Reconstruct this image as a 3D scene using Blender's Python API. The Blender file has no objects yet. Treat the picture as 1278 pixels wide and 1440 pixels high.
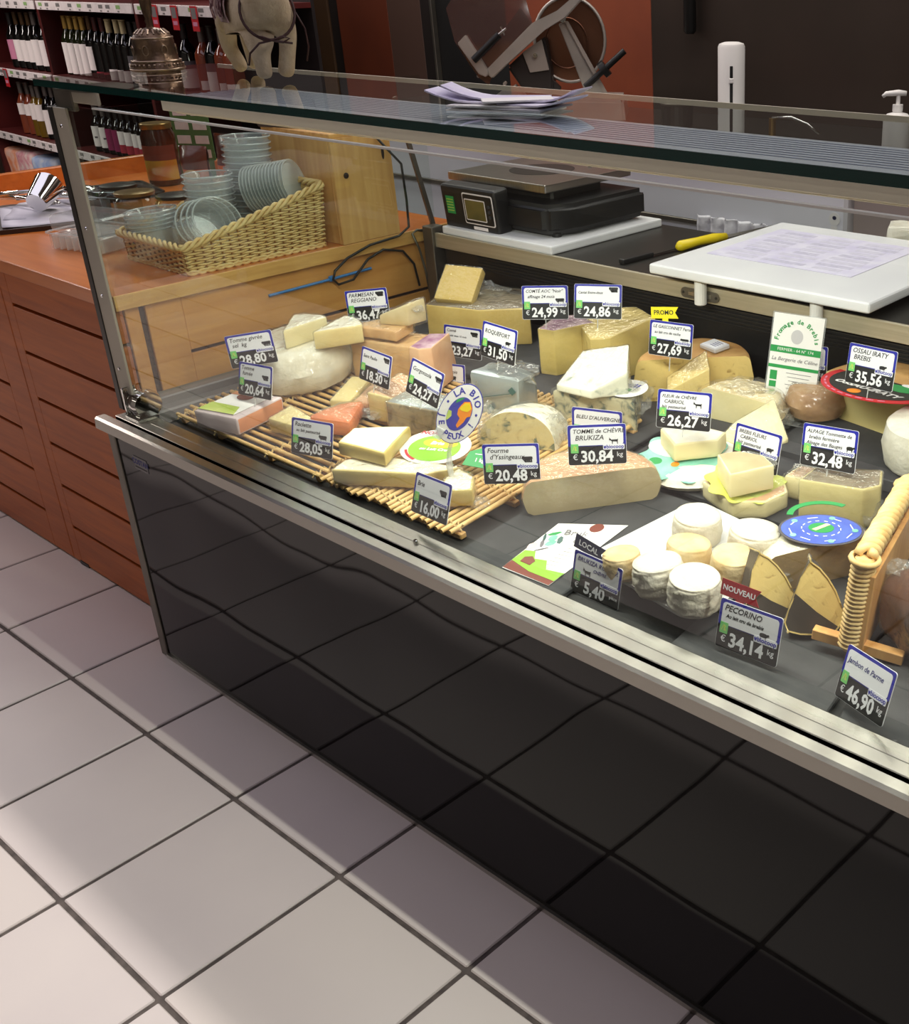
import bpy, bmesh, math, random
from mathutils import Vector, Matrix, Euler, noise
random.seed(7)
PI = math.pi
SC = bpy.context.scene
COL = SC.collection
# ---------------------------------------------------------------- camera, world, light, exposure
cam = bpy.data.objects.new('camera', bpy.data.cameras.new('camera'))
COL.objects.link(cam)
RC = ((0.769440, 0.638509, -0.016378), (0.261552, -0.338371, -0.903934), (-0.582712, 0.691239, -0.427359))      # right, down, forward
CAM = (2.844967, -0.780742, 1.481188)
m = Matrix.Identity(4)
for i in range(3):
    m[i][0] = RC[0][i]; m[i][1] = -RC[1][i]; m[i][2] = -RC[2][i]; m[i][3] = CAM[i]
cam.matrix_world = m
cam.data.sensor_fit = 'HORIZONTAL'
cam.data.sensor_width = 36.0
cam.data.lens = 45.2400
cam.data.shift_x = -0.24710
cam.data.shift_y = -0.01739
cam.data.clip_start = 0.02
SC.camera = cam
SC.view_settings.view_transform = 'Standard'
SC.view_settings.look = 'None'
SC.view_settings.exposure = 0.0
SC.view_settings.gamma = 1.0
SC.view_settings.use_curve_mapping = False
SC.cycles.use_denoising = True
SC.cycles.max_bounces = 10
SC.cycles.transparent_max_bounces = 40
SC.cycles.transmission_bounces = 8
SC.cycles.caustics_reflective = False
SC.cycles.caustics_refractive = False
SC.cycles.sample_clamp_indirect = 4.0
w = bpy.data.worlds.new('world'); SC.world = w; w.use_nodes = True
w.node_tree.nodes['Background'].inputs[0].default_value = (1.0, 0.93, 0.9, 1)
w.node_tree.nodes['Background'].inputs[1].default_value = 0.07

def area(name, loc, rot, sx, sy, power, color, parent=None, spread=PI):
    l = bpy.data.lights.new(name, 'AREA'); l.shape = 'RECTANGLE'; l.size = sx; l.size_y = sy
    l.energy = power; l.color = color; l.spread = spread
    o = bpy.data.objects.new(name, l); COL.objects.link(o)
    o.location = loc; o.rotation_euler = rot; o.parent = parent
    return o
# unseen ceiling lights, placed and tuned for their effect on counter and aisle
area('unseen_ceiling_light', (0.4, 1.95, 2.78), (0, 0, 0), 6.0, 0.5, 78, (1.0, 0.92, 0.86))
area('overhead_fill_light', (0.6, 0.10, 2.80), (0, 0, 0), 5.5, 1.2, 23, (1.0, 0.95, 1.14))  # soft fill added overhead to set the floor's tone and gradient
area('unseen_ceiling_light', (0.3, -1.70, 2.78), (0, 0, 0), 7.0, 0.004, 88, (1.0, 0.94, 0.88))   # for the bright floor zone, edge cut by an unseen baffle, see unseen_light_trough
area('unseen_ceiling_light', (0.3, -3.4, 2.78), (0, 0, 0), 7.0, 0.25, 24, (1.0, 0.90, 0.78))  # weak front fill, added to brighten faces turned to the aisle
area('unseen_ceiling_light', (-4.0, 0.2, 2.78), (0, 0, PI/2), 3.0, 0.2, 75, (1.0, 0.90, 0.86))

# ---------------------------------------------------------------- materials
MATS = {}
def nt(name):
    mt = bpy.data.materials.new(name); mt.use_nodes = True
    t = mt.node_tree; MATS[name] = mt
    return mt, t, t.nodes, t.links, t.nodes['Principled BSDF']
def lin(c):
    def f(v):
        v /= 255.0
        return v/12.92 if v <= 0.04045 else ((v+0.055)/1.055)**2.4
    return (f(c[0]), f(c[1]), f(c[2]), 1.0)
def PM(name, c, c2=None, ns=8.0, rough=0.5, metal=0.0, bump=0.0, bs=60.0, spec=0.5, sss=0.0, coat=0.0, stretch=None, lo=0.35, hi=0.65, detail=4.0, emit=0.0, trans=0.0):
    """plain procedural material; colours are sRGB 0-255; c2 is mixed in by noise"""
    if name in MATS: return MATS[name]
    mt, t, N, L, p = nt(name)
    p.inputs['Base Color'].default_value = lin(c)
    p.inputs['Roughness'].default_value = rough
    p.inputs['Metallic'].default_value = metal
    p.inputs['Specular IOR Level'].default_value = spec
    p.inputs['Coat Weight'].default_value = coat
    if trans: p.inputs['Transmission Weight'].default_value = trans
    if sss:
        p.inputs['Subsurface Weight'].default_value = sss
        p.inputs['Subsurface Radius'].default_value = (0.012, 0.008, 0.004)
        p.inputs['Subsurface Scale'].default_value = 0.6
    if emit:
        p.inputs['Emission Color'].default_value = lin(c); p.inputs['Emission Strength'].default_value = emit
    tc = N.new('ShaderNodeTexCoord'); src = tc.outputs['Object']
    if stretch:
        mp = N.new('ShaderNodeMapping'); mp.inputs['Scale'].default_value = stretch
        L.new(src, mp.inputs[0]); src = mp.outputs[0]
    if c2 is not None:
        n = N.new('ShaderNodeTexNoise'); n.inputs['Scale'].default_value = ns; n.inputs['Detail'].default_value = detail
        L.new(src, n.inputs['Vector'])
        r = N.new('ShaderNodeValToRGB'); r.color_ramp.elements[0].position = lo; r.color_ramp.elements[1].position = hi
        r.color_ramp.elements[0].color = lin(c); r.color_ramp.elements[1].color = lin(c2)
        L.new(n.outputs['Fac'], r.inputs[0]); L.new(r.outputs[0], p.inputs['Base Color'])
    if bump:
        b = N.new('ShaderNodeTexNoise'); b.inputs['Scale'].default_value = bs; b.inputs['Detail'].default_value = 3
        L.new(src, b.inputs['Vector'])
        bp = N.new('ShaderNodeBump'); bp.inputs['Strength'].default_value = bump; bp.inputs['Distance'].default_value = 0.004
        L.new(b.outputs['Fac'], bp.inputs['Height']); L.new(bp.outputs[0], p.inputs['Normal'])
    return mt
def veined(name, paste, vein, scale=34.0, thr=0.60, rough=0.5, paste2=None):
    mt, t, N, L, p = nt(name)
    p.inputs['Roughness'].default_value = rough; p.inputs['Specular IOR Level'].default_value = 0.4
    tc = N.new('ShaderNodeTexCoord')
    n = N.new('ShaderNodeTexNoise'); n.inputs['Scale'].default_value = scale; n.inputs['Detail'].default_value = 3; n.inputs['Distortion'].default_value = 0.8
    L.new(tc.outputs['Object'], n.inputs['Vector'])
    r = N.new('ShaderNodeValToRGB'); e = r.color_ramp.elements
    e[0].position = thr-0.12; e[0].color = lin(paste); e[1].position = thr+0.06; e[1].color = lin(vein)
    if paste2:
        q = e.new(thr-0.03); q.color = lin(paste2)
    L.new(n.outputs['Fac'], r.inputs[0]); L.new(r.outputs[0], p.inputs['Base Color'])
    bp = N.new('ShaderNodeBump'); bp.inputs['Strength'].default_value = 0.5; bp.inputs['Distance'].default_value = -0.002
    L.new(n.outputs['Fac'], bp.inputs['Height']); L.new(bp.outputs[0], p.inputs['Normal'])
    return mt
def woodm(name, a, b, axis='x', scale=1.0, rough=0.4, coat=0.1):
    mt, t, N, L, p = nt(name)
    p.inputs['Roughness'].default_value = rough; p.inputs['Coat Weight'].default_value = coat; p.inputs['Coat Roughness'].default_value = 0.25
    tc = N.new('ShaderNodeTexCoord'); mp = N.new('ShaderNodeMapping')
    k = {'x': (2*scale, 26*scale, 26*scale), 'y': (26*scale, 2*scale, 26*scale), 'z': (26*scale, 26*scale, 2*scale)}[axis]
    mp.inputs['Scale'].default_value = k
    L.new(tc.outputs['Object'], mp.inputs[0])
    n = N.new('ShaderNodeTexNoise'); n.inputs['Scale'].default_value = 2.0; n.inputs['Detail'].default_value = 6; n.inputs['Distortion'].default_value = 0.6
    L.new(mp.outputs[0], n.inputs['Vector'])
    r = N.new('ShaderNodeValToRGB'); r.color_ramp.elements[0].position = 0.3; r.color_ramp.elements[1].position = 0.72
    r.color_ramp.elements[0].color = lin(a); r.color_ramp.elements[1].color = lin(b)
    L.new(n.outputs['Fac'], r.inputs[0]); L.new(r.outputs[0], p.inputs['Base Color'])
    bp = N.new('ShaderNodeBump'); bp.inputs['Strength'].default_value = 0.08; bp.inputs['Distance'].default_value = 0.002
    L.new(n.outputs['Fac'], bp.inputs['Height']); L.new(bp.outputs[0], p.inputs['Normal'])
    return mt
def sheet(name, tint, ior=1.5, grough=0.02, bump=0.0, bs=40.0, body=None, bodyfac=0.0):
    """clear pane / film: transparent with fresnel reflection, optional milky body"""
    mt = bpy.data.materials.new(name); mt.use_nodes = True; MATS[name] = mt
    t = mt.node_tree; N = t.nodes; L = t.links; N.clear()
    out = N.new('ShaderNodeOutputMaterial'); mx = N.new('ShaderNodeMixShader'); fr = N.new('ShaderNodeFresnel')
    tr = N.new('ShaderNodeBsdfTransparent'); gl = N.new('ShaderNodeBsdfGlossy')
    tr.inputs[0].default_value = lin(tint); gl.inputs['Roughness'].default_value = grough; gl.inputs[0].default_value = (1, 1, 1, 1)
    fr.inputs['IOR'].default_value = ior
    base = tr.outputs[0]
    if bodyfac:
        df = N.new('ShaderNodeBsdfDiffuse'); df.inputs[0].default_value = lin(body)
        m2 = N.new('ShaderNodeMixShader'); m2.inputs[0].default_value = bodyfac
        L.new(tr.outputs[0], m2.inputs[1]); L.new(df.outputs[0], m2.inputs[2]); base = m2.outputs[0]
    ge = N.new('ShaderNodeNewGeometry'); iv = N.new('ShaderNodeMath'); iv.operation = 'SUBTRACT'; iv.inputs[0].default_value = 1.0
    mu = N.new('ShaderNodeMath'); mu.operation = 'MULTIPLY'
    L.new(ge.outputs['Backfacing'], iv.inputs[1]); L.new(fr.outputs[0], mu.inputs[0]); L.new(iv.outputs[0], mu.inputs[1])
    L.new(mu.outputs[0], mx.inputs[0]); L.new(base, mx.inputs[1]); L.new(gl.outputs[0], mx.inputs[2]); L.new(mx.outputs[0], out.inputs[0])
    if bump:
        tc = N.new('ShaderNodeTexCoord'); n = N.new('ShaderNodeTexNoise'); n.inputs['Scale'].default_value = bs; n.inputs['Detail'].default_value = 2
        L.new(tc.outputs['Object'], n.inputs['Vector'])
        bp = N.new('ShaderNodeBump'); bp.inputs['Strength'].default_value = bump; bp.inputs['Distance'].default_value = 0.006
        L.new(n.outputs['Fac'], bp.inputs['Height']); L.new(bp.outputs[0], gl.inputs['Normal']); L.new(bp.outputs[0], fr.inputs['Normal'])
    return mt

# ---------------------------------------------------------------- mesh helpers
def new_obj(name, bm, mats, parent=None, loc=(0, 0, 0), rot=(0, 0, 0), smooth=False, ang=None):
    me = bpy.data.meshes.new(name)
    bmesh.ops.recalc_face_normals(bm, faces=bm.faces[:])
    bm.to_mesh(me); bm.free()
    if not isinstance(mats, (list, tuple)): mats = [mats]
    for mt in mats: me.materials.append(MATS[mt] if isinstance(mt, str) else mt)
    if smooth:
        for f in me.polygons: f.use_smooth = True
        if ang is not None: me.set_sharp_from_angle(angle=math.radians(ang))
    o = bpy.data.objects.new(name, me); COL.objects.link(o)
    o.parent = parent; o.location = loc; o.rotation_euler = rot
    return o
def tag(o, label, cat, group=None):
    o['label'] = label; o['category'] = cat
    if group: o['group'] = group
    return o
def thing(name, label, cat, loc=(0, 0, 0), rot=(0, 0, 0), group=None):
    o = bpy.data.objects.new(name, None); COL.objects.link(o); o.empty_display_size = 0.02
    o.location = loc; o.rotation_euler = rot
    return tag(o, label, cat, group)
def struct(o):
    o['kind'] = 'structure'; return o
def tbox(bm, sx, sy, sz, c=(0, 0, 0), mi=0, bev=0.0, rot=None, seg=1):
    r = bmesh.ops.create_cube(bm, size=1.0); vs = r['verts']
    for v in vs: v.co = Vector((v.co.x*sx, v.co.y*sy, v.co.z*sz))
    es = list({e for v in vs for e in v.link_edges}); fs = list({f for v in vs for f in v.link_faces})
    for f in fs: f.material_index = mi
    if bev:
        rr = bmesh.ops.bevel(bm, geom=es, offset=bev, segments=seg, affect='EDGES', profile=0.6)
        vs = list({v for f in rr['faces'] for v in f.verts} | {v for v in vs if v.is_valid})
        for f in {f for v in vs for f in v.link_faces}: f.material_index = mi
    M = Matrix.Translation(c) @ (rot.to_matrix().to_4x4() if rot else Matrix.Identity(4))
    for v in vs: v.co = M @ v.co
    return bm
def box(sx, sy, sz, c=(0, 0, 0), bev=0.0, seg=1, rot=None):
    return tbox(bmesh.new(), sx, sy, sz, c, 0, bev, rot, seg)
def b2(x0, x1, y0, y1, z0, z1, bev=0.0):
    return box(x1-x0, y1-y0, z1-z0, ((x0+x1)/2, (y0+y1)/2, (z0+z1)/2), bev)
def lathe(prof, seg=24, bm=None, c=(0, 0, 0), mi=0, mif=None, frame=None):
    bm = bm or bmesh.new(); rings = []
    F = frame or Matrix.Identity(3); c = Vector(c)
    for (r, z) in prof:
        if r < 1e-6: rings.append([bm.verts.new(c + F @ Vector((0, 0, z)))])
        else: rings.append([bm.verts.new(c + F @ Vector((r*math.cos(2*PI*k/seg), r*math.sin(2*PI*k/seg), z))) for k in range(seg)])
    for i in range(len(rings)-1):
        a, b = rings[i], rings[i+1]
        for k in range(seg):
            k2 = (k+1) % seg
            if len(a) == 1 and len(b) == 1: continue
            if len(a) == 1: f = bm.faces.new((a[0], b[k], b[k2]))
            elif len(b) == 1: f = bm.faces.new((a[k], b[0], a[k2]))
            else: f = bm.faces.new((a[k], a[k2], b[k2], b[k]))
            f.material_index = mif(i) if mif else mi
    return bm
def tube(path, r, seg=8, bm=None, closed=False, cap=True, mi=0):
    bm = bm or bmesh.new(); P = [Vector(p) for p in path]; n = len(P); rings = []
    up = None
    for i, p in enumerate(P):
        a = P[(i-1) % n] if (closed or i > 0) else P[i]; b = P[(i+1) % n] if (closed or i < n-1) else P[i]
        d = (b-a).normalized()
        if up is None: up = Vector((0, 0, 1)) if abs(d.z) < 0.9 else Vector((1, 0, 0))
        s = d.cross(up)
        if s.length < 1e-5: s = d.orthogonal()
        s.normalize(); up = s.cross(d).normalized()
        rr = r[i] if isinstance(r, (list, tuple)) else r
        rings.append([bm.verts.new(p + s*rr*math.cos(2*PI*k/seg) + up*rr*math.sin(2*PI*k/seg)) for k in range(seg)])
    for i in range(n if closed else n-1):
        a, b = rings[i], rings[(i+1) % n]
        for k in range(seg):
            f = bm.faces.new((a[k], a[(k+1) % seg], b[(k+1) % seg], b[k])); f.material_index = mi
    if cap and not closed:
        for q in (rings[0], rings[-1]):
            f = bm.faces.new(q); f.material_index = mi
    return bm
def cyl(r, z0, z1, seg=20, c=(0, 0, 0), bm=None, mi=0, bev=0.0):
    if bev: return lathe([(0, z0), (r-bev, z0), (r, z0+bev), (r, z1-bev), (r-bev, z1), (0, z1)], seg, bm, c, mi)
    return lathe([(0, z0), (r, z0), (r, z1), (0, z1)], seg, bm, c, mi)
def poly_slab(pts, z0, z1, bm=None, mi=0):
    bm = bm or bmesh.new()
    a = [bm.verts.new((p[0], p[1], z0)) for p in pts]; b = [bm.verts.new((p[0], p[1], z1)) for p in pts]
    n = len(pts)
    fs = [bm.faces.new(a[::-1]), bm.faces.new(b)] + [bm.faces.new((a[i], a[(i+1) % n], b[(i+1) % n], b[i])) for i in range(n)]
    for f in fs: f.material_index = mi
    return bm
def rrect(w, h, r, seg=4, cx=0.0, cy=0.0):
    o = []
    for (sx, sy, a0) in ((1, 1, 0), (-1, 1, 90), (-1, -1, 180), (1, -1, 270)):
        for k in range(seg+1):
            a = math.radians(a0 + 90*k/seg)
            o.append((cx + sx*(w/2-r) + r*math.cos(a), cy + sy*(h/2-r) + r*math.sin(a)))
    return o
def ell(rx, ry, n=28, cx=0, cy=0, a=0.0):
    return [(cx + rx*math.cos(t)*math.cos(a) - ry*math.sin(t)*math.sin(a), cy + rx*math.cos(t)*math.sin(a) + ry*math.sin(t)*math.cos(a)) for t in [2*PI*k/n for k in range(n)]]
def jitter(bm, amp, scale, seed=0.0):
    bmesh.ops.recalc_face_normals(bm, faces=bm.faces[:]); bm.normal_update()
    mv = []
    for v in bm.verts:
        q = v.co*scale + Vector((seed, seed*1.7, seed*0.3))
        mv.append((v, v.normal*noise.noise(q)*amp))
    for v, d in mv: v.co += d
def copy_tree(o, parent=None):
    c = o.copy(); COL.objects.link(c); c.parent = parent
    for ch in o.children: copy_tree(ch, c)
    return c
TEXTS = []
def text(parent, s, size, loc, mat, rot=(0, 0, 0), align='CENTER', shear=0.0, name='lettering', bold=0.0, sx=1.0, ext=0.00012):
    cu = bpy.data.curves.new(name, 'FONT'); cu.body = s; cu.size = size; cu.align_x = align; cu.align_y = 'CENTER'
    cu.shear = shear; cu.extrude = ext; cu.offset = bold; cu.resolution_u = 2
    cu.materials.append(MATS[mat])
    o = bpy.data.objects.new(name, cu); COL.objects.link(o); o.parent = parent; o.location = loc; o.rotation_euler = rot
    o.scale = (sx, 1, 1)
    TEXTS.append(o)
    return o
def bake_texts():
    dg = bpy.context.evaluated_depsgraph_get(); dg.update()
    res = []
    for o in TEXTS: res.append((o, bpy.data.meshes.new_from_object(o.evaluated_get(dg))))
    for o, me in res:
        if len(me.materials) == 0: me.materials.append(o.data.materials[0])
        n = bpy.data.objects.new('tmp', me); COL.objects.link(n); n.parent = o.parent
        n.location = o.location; n.rotation_euler = o.rotation_euler; n.scale = o.scale
        nm = o.data.name.split('.')[0]; bpy.data.objects.remove(o); n.name = nm
    TEXTS.clear()

# the display floor rises gently toward the back; dz is its height, deck-space heights are measured from it
SLOPE = 0.10
def dz(y): return 0.57 + SLOPE*(y-0.3)

# ---------------------------------------------------------------- material library
PM('tile', (210, 199, 195), (202, 191, 189), ns=3.0, rough=0.34, bump=0.05, bs=30, spec=0.45, lo=0.25, hi=0.75)
PM('tile_b', (206, 195, 191), (211, 200, 194), ns=2.4, rough=0.36, bump=0.05, bs=30, spec=0.45, lo=0.25, hi=0.75)
PM('grout', (96, 86, 82), (70, 62, 60), ns=40, rough=0.9)
PM('wall_paint', (70, 52, 42), rough=0.7); PM('ceiling_paint', (132, 127, 122), rough=0.8)
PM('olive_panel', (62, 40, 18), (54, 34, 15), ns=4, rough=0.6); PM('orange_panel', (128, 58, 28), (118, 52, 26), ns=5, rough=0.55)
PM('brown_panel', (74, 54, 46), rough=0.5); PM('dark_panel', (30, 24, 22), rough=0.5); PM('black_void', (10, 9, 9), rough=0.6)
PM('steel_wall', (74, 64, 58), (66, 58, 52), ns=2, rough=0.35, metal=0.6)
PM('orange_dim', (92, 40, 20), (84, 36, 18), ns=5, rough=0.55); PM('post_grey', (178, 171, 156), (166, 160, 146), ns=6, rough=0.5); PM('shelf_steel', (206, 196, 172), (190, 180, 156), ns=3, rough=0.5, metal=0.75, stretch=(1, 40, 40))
PM('steel', (186, 182, 174), (172, 168, 160), ns=5, rough=0.3, metal=1.0, stretch=(60, 1, 1))
def brushed():
    mt, t, N, L, p = nt('brushed')
    p.inputs['Metallic'].default_value = 1.0; p.inputs['Roughness'].default_value = 0.26
    p.inputs['Base Color'].default_value = lin((172, 169, 160)); p.inputs['Anisotropic'].default_value = 1.0
    cx = N.new('ShaderNodeCombineXYZ'); cx.inputs[1].default_value = 1.0
    L.new(cx.outputs[0], p.inputs['Tangent'])
brushed()
PM('steel_dull', (128, 122, 112), (112, 108, 100), ns=8, rough=0.45, metal=0.9)
PM('chrome', (225, 225, 222), rough=0.08, metal=1.0); PM('steel_dark', (66, 64, 60), rough=0.4, metal=0.7)
PM('channel', (22, 20, 18), rough=0.6); PM('black_plastic', (20, 20, 20), rough=0.42); PM('well_black', (18, 18, 18), (26, 26, 26), ns=10, rough=0.55)
PM('well_grey', (118, 116, 112), (104, 102, 100), ns=5, rough=0.42)
PM('slate', (46, 47, 49), (62, 62, 63), ns=14, rough=0.7, bump=0.35, bs=26)
PM('lamp_cream', (238, 230, 206), rough=0.45); PM('lamp_ribbed', (206, 206, 216), rough=0.5); PM('lamp_rib', (168, 176, 196), rough=0.5)
PM('edge_green', (4, 52, 48), rough=0.08, spec=0.8)
PM('white', (232, 230, 226), rough=0.5); PM('white_plastic', (226, 224, 220), rough=0.4, spec=0.4); PM('poly_board', (236, 236, 236), (226, 226, 228), ns=6, rough=0.4, sss=0.0)
PM('grey_white', (196, 194, 196), rough=0.5); PM('paper', (238, 236, 232), rough=0.7); PM('paper_lilac', (206, 200, 226), (226, 222, 236), ns=20, rough=0.7)
PM('ink', (26, 26, 28), rough=0.6); PM('ink_blue', (36, 40, 110), rough=0.6); PM('ink_grey', (120, 118, 122), rough=0.6)
PM('tag_blue', (36, 40, 150), rough=0.4); PM('tag_black', (24, 24, 25), rough=0.5); PM('tag_white', (228, 228, 232), rough=0.45); PM('tag_green', (116, 196, 110), rough=0.5)
PM('yellow', (236, 208, 26), rough=0.4); PM('promo_yellow', (232, 214, 28), rough=0.5); PM('navy', (30, 36, 66), rough=0.5); PM('red_flag', (150, 26, 34), rough=0.5)
PM('red', (190, 30, 40), rough=0.5); PM('blue_tie', (48, 124, 196), rough=0.4); PM('green', (40, 150, 76), rough=0.5); PM('lime', (140, 200, 50), rough=0.5)
PM('orange', (240, 140, 30), rough=0.5); PM('earth_blue', (58, 60, 160), rough=0.5)
woodm('wood_front', (184, 96, 30), (156, 76, 22), 'x', 1.0, 0.5, 0.04)
woodm('wood_side_lit', (238, 166, 92), (216, 142, 74), 'y', 0.8, 0.42, 0.12)  # lighter wood for the end face, LED light put into the colour
woodm('wood_top', (212, 122, 50), (192, 104, 40), 'x', 0.8, 0.28, 0.3)
woodm('wood_edge', (236, 178, 104), (208, 146, 78), 'y', 1.6, 0.45, 0.1)  # brightened along with the end face for the same light
woodm('pine', (232, 180, 112), (204, 146, 84), 'z', 0.8, 0.5, 0.05)
PM('groove', (44, 22, 12), rough=0.8)
# floor glass-black front of the case: slightly wavy polished panel
mt, t, N, L, p = nt('black_glass')
p.inputs['Base Color'].default_value = lin((16, 15, 16)); p.inputs['Roughness'].default_value = 0.03; p.inputs['Specular IOR Level'].default_value = 0.22
tc = N.new('ShaderNodeTexCoord'); n = N.new('ShaderNodeTexNoise'); n.inputs['Scale'].default_value = 2.2; n.inputs['Detail'].default_value = 1.0
L.new(tc.outputs['Object'], n.inputs['Vector']); b = N.new('ShaderNodeBump'); b.inputs['Strength'].default_value = 0.24; b.inputs['Distance'].default_value = 0.02
L.new(n.outputs['Fac'], b.inputs['Height']); L.new(b.outputs[0], p.inputs['Normal'])
sheet('pane', (246, 250, 248), 1.5, 0.0)
sheet('film', (248, 248, 245), 1.55, 0.10, bump=1.0, bs=60, body=(240, 240, 234), bodyfac=0.05)
sheet('film_loose', (244, 244, 241), 1.6, 0.09, bump=1.0, bs=55, body=(240, 240, 236), bodyfac=0.12)
sheet('clear_plastic', (251, 251, 251), 1.5, 0.05, body=(236, 240, 240), bodyfac=0.16)
sheet('milky_plastic', (250, 250, 250), 1.5, 0.12, body=(234, 238, 236), bodyfac=0.40)
sheet('clear_guard', (196, 176, 170), 1.5, 0.06, body=(140, 110, 104), bodyfac=0.22)
sheet('jar_glass', (224, 230, 226), 1.5, 0.02)

# ---------------------------------------------------------------- floor
TH = math.radians(0.6597)
fl = struct(new_obj('floor', b2(-7.5, 5.0, -4.0, 4.2, -0.06, -0.004), 'grout'))
tm = box(0.331, 0.331, 0.02, bev=0.0022)
t0 = new_obj('tile', tm, ['tile'], fl); t1 = new_obj('tile', box(0.331, 0.331, 0.02, bev=0.0022), ['tile_b'], fl)
used = {0: False, 1: False}
for i in range(-9, 12):
    for j in range(-5, 1):
        x, y = (i+0.5)*0.34, (j+0.5)*0.34
        k = random.random() < 0.45
        src = t1 if k else t0
        if not used[int(k)]: o = src; used[int(k)] = True
        else: o = src.copy(); COL.objects.link(o)
        o.location = (x*math.cos(TH)-y*math.sin(TH), x*math.sin(TH)+y*math.cos(TH), -0.010 + random.uniform(-0.0004, 0.0004))
        o.rotation_euler = (random.uniform(-.0012, .0012), random.uniform(-.0012, .0012), TH + random.choice((0, PI/2, PI)))
# ---------------------------------------------------------------- walls and ceiling
wb = struct(new_obj('wall_back', b2(-6.0, 4.4, 2.80, 2.95, 0, 3.0), 'wall_paint'))
def panel(name, mat, x0, x1, z0=0.0, z1=2.9, y=2.80, t=0.03):
    return new_obj(name, b2(x0, x1, y-t, y, z0, z1, 0.002), mat, wb)
panel('olive_panel', 'olive_panel', -2.66, -2.33); panel('gap_strip', 'dark_panel', -2.33, -2.25, t=0.02)
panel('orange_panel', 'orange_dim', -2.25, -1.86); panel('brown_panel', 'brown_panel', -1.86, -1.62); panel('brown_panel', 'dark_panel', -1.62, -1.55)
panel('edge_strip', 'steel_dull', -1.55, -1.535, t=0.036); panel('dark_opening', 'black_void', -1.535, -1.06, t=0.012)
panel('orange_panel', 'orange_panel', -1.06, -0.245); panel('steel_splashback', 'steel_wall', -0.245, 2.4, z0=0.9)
panel('dark_strip', 'black_void', -2.80, -2.66, t=0.02)
struct(new_obj('wall_left', b2(-7.4, -7.25, -4.0, 4.2, 0, 3.0), 'wall_paint'))
struct(new_obj('wall_right', b2(4.4, 4.55, -4.0, 2.95, 0, 3.0), 'wall_paint'))
struct(new_obj('wall_front', b2(-7.4, 4.55, -4.15, -4.0, 0, 3.0), 'ceiling_paint'))
struct(new_obj('ceiling', b2(-7.5, 4.6, -4.15, 4.2, 3.0, 3.1), 'ceiling_paint'))

cl = thing('unseen_light_trough', 'unseen ceiling trough with baffles shaped to cut the aisle light', 'lamp', (.3, -1.70, 2.78))  # baffles shaped to give the floor's bright zone its straight edge
new_obj('baffle', b2(-3.6, 3.6, .100, .110, -.1974, .22), 'ceiling_paint', cl); new_obj('baffle', b2(-3.6, 3.6, -.40, -.39, -.12, .22), 'ceiling_paint', cl); new_obj('housing', b2(-3.6, 3.6, -.40, .11, .02, .03), 'ceiling_paint', cl)
# ---------------------------------------------------------------- refrigerated display case
X0, X1, YF, YB = 0.41, 3.30, 0.191, 1.12
case = thing('display_case', 'refrigerated glass cheese counter with black front and steel ledge', 'display case', (1.8, 0.6, 0))
CL = Vector((-1.8, -0.6, 0))
def cp(name, bm, mat, **k): return new_obj(name, bm, mat, case, loc=CL, **k)
cp('body', b2(X0+.03, X1, YF+.02, YB+.16, 0.03, 0.50), 'well_black')
cp('front_panel', b2(X0+.028, X1, YF, YF+.012, 0.006, 0.566), 'black_glass')
cp('toe_strip', b2(X0+.028, X1, YF-.006, YF+.006, 0.0, 0.010), 'steel')
cp('corner_trim', b2(X0+.0, X0+.028, YF-.004, YF+.05, 0.0, 0.568, .002), 'steel_dull')
cp('end_panel', b2(X0-.012, X0+.03, YF+.05, YB+.16, 0.0, 0.575), 'steel_dull')
# ledge: outer bullnose strip, dark glass channel, two steel strips
bm = bmesh.new()
for p in ([(0.181, 0.571), (0.183, 0.592), (0.188, 0.596), (0.206, 0.596), (0.206, 0.588), (0.190, 0.571)],):
    a = [bm.verts.new((0.372, y, z)) for y, z in p]; b = [bm.verts.new((X1, y, z)) for y, z in p]
    bm.faces.new(a[::-1]); bm.faces.new(b)
    for i in range(len(p)): bm.faces.new((a[i], a[(i+1) % len(p)], b[(i+1) % len(p)], b[i]))
cp('ledge_edge', bm, 'brushed')
cp('glass_channel', b2(0.40, X1, 0.206, 0.216, 0.575, 0.582), 'channel')
cp('ledge_strip', b2(0.40, X1, 0.2155, 0.2395, 0.574, 0.596, .0012), 'brushed')
cp('ledge_strip', b2(0.47, X1, 0.2400, 0.268, 0.574, 0.5952, .0010), 'brushed')
cp('inner_lip', b2(0.47, X1, 0.268, 0.272, 0.55, 0.592), 'channel')
cp('ledge_screw', cyl(0.004, 0.594, 0.602, 12, (1.405, 0.238, 0), bev=.001), 'chrome')
# left frame (raised rim) and inner wall
cp('left_frame', b2(0.392, 0.436, 0.262, YB, 0.575, 0.618, .003), 'well_grey')
cp('left_inner_wall', b2(0.432, 0.470, 0.262, YB, 0.55, 0.600, .004), 'well_grey')
# well floor (gently rising) and back wall
bm = bmesh.new()
pts = [(X0+.05, 0.27), (X1, 0.27), (X1, YB), (X0+.05, YB)]
a = [bm.verts.new((x, y, dz(y)-.03)) for x, y in pts]; b = [bm.verts.new((x, y, dz(y))) for x, y in pts]
bm.faces.new(a[::-1]); bm.faces.new(b)
for i in range(4): bm.faces.new((a[i], a[(i+1) % 4], b[(i+1) % 4], b[i]))
cp('well_floor', bm, 'well_black')
cp('well_back', b2(0.47, X1, YB-.012, YB+.01, 0.60, 0.812), 'black_plastic')
for k in range(5): cp('vent_slot', b2(0.6, X1, YB-.016, YB-.012, 0.765+.008*k, 0.768+.008*k), 'channel')
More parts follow.
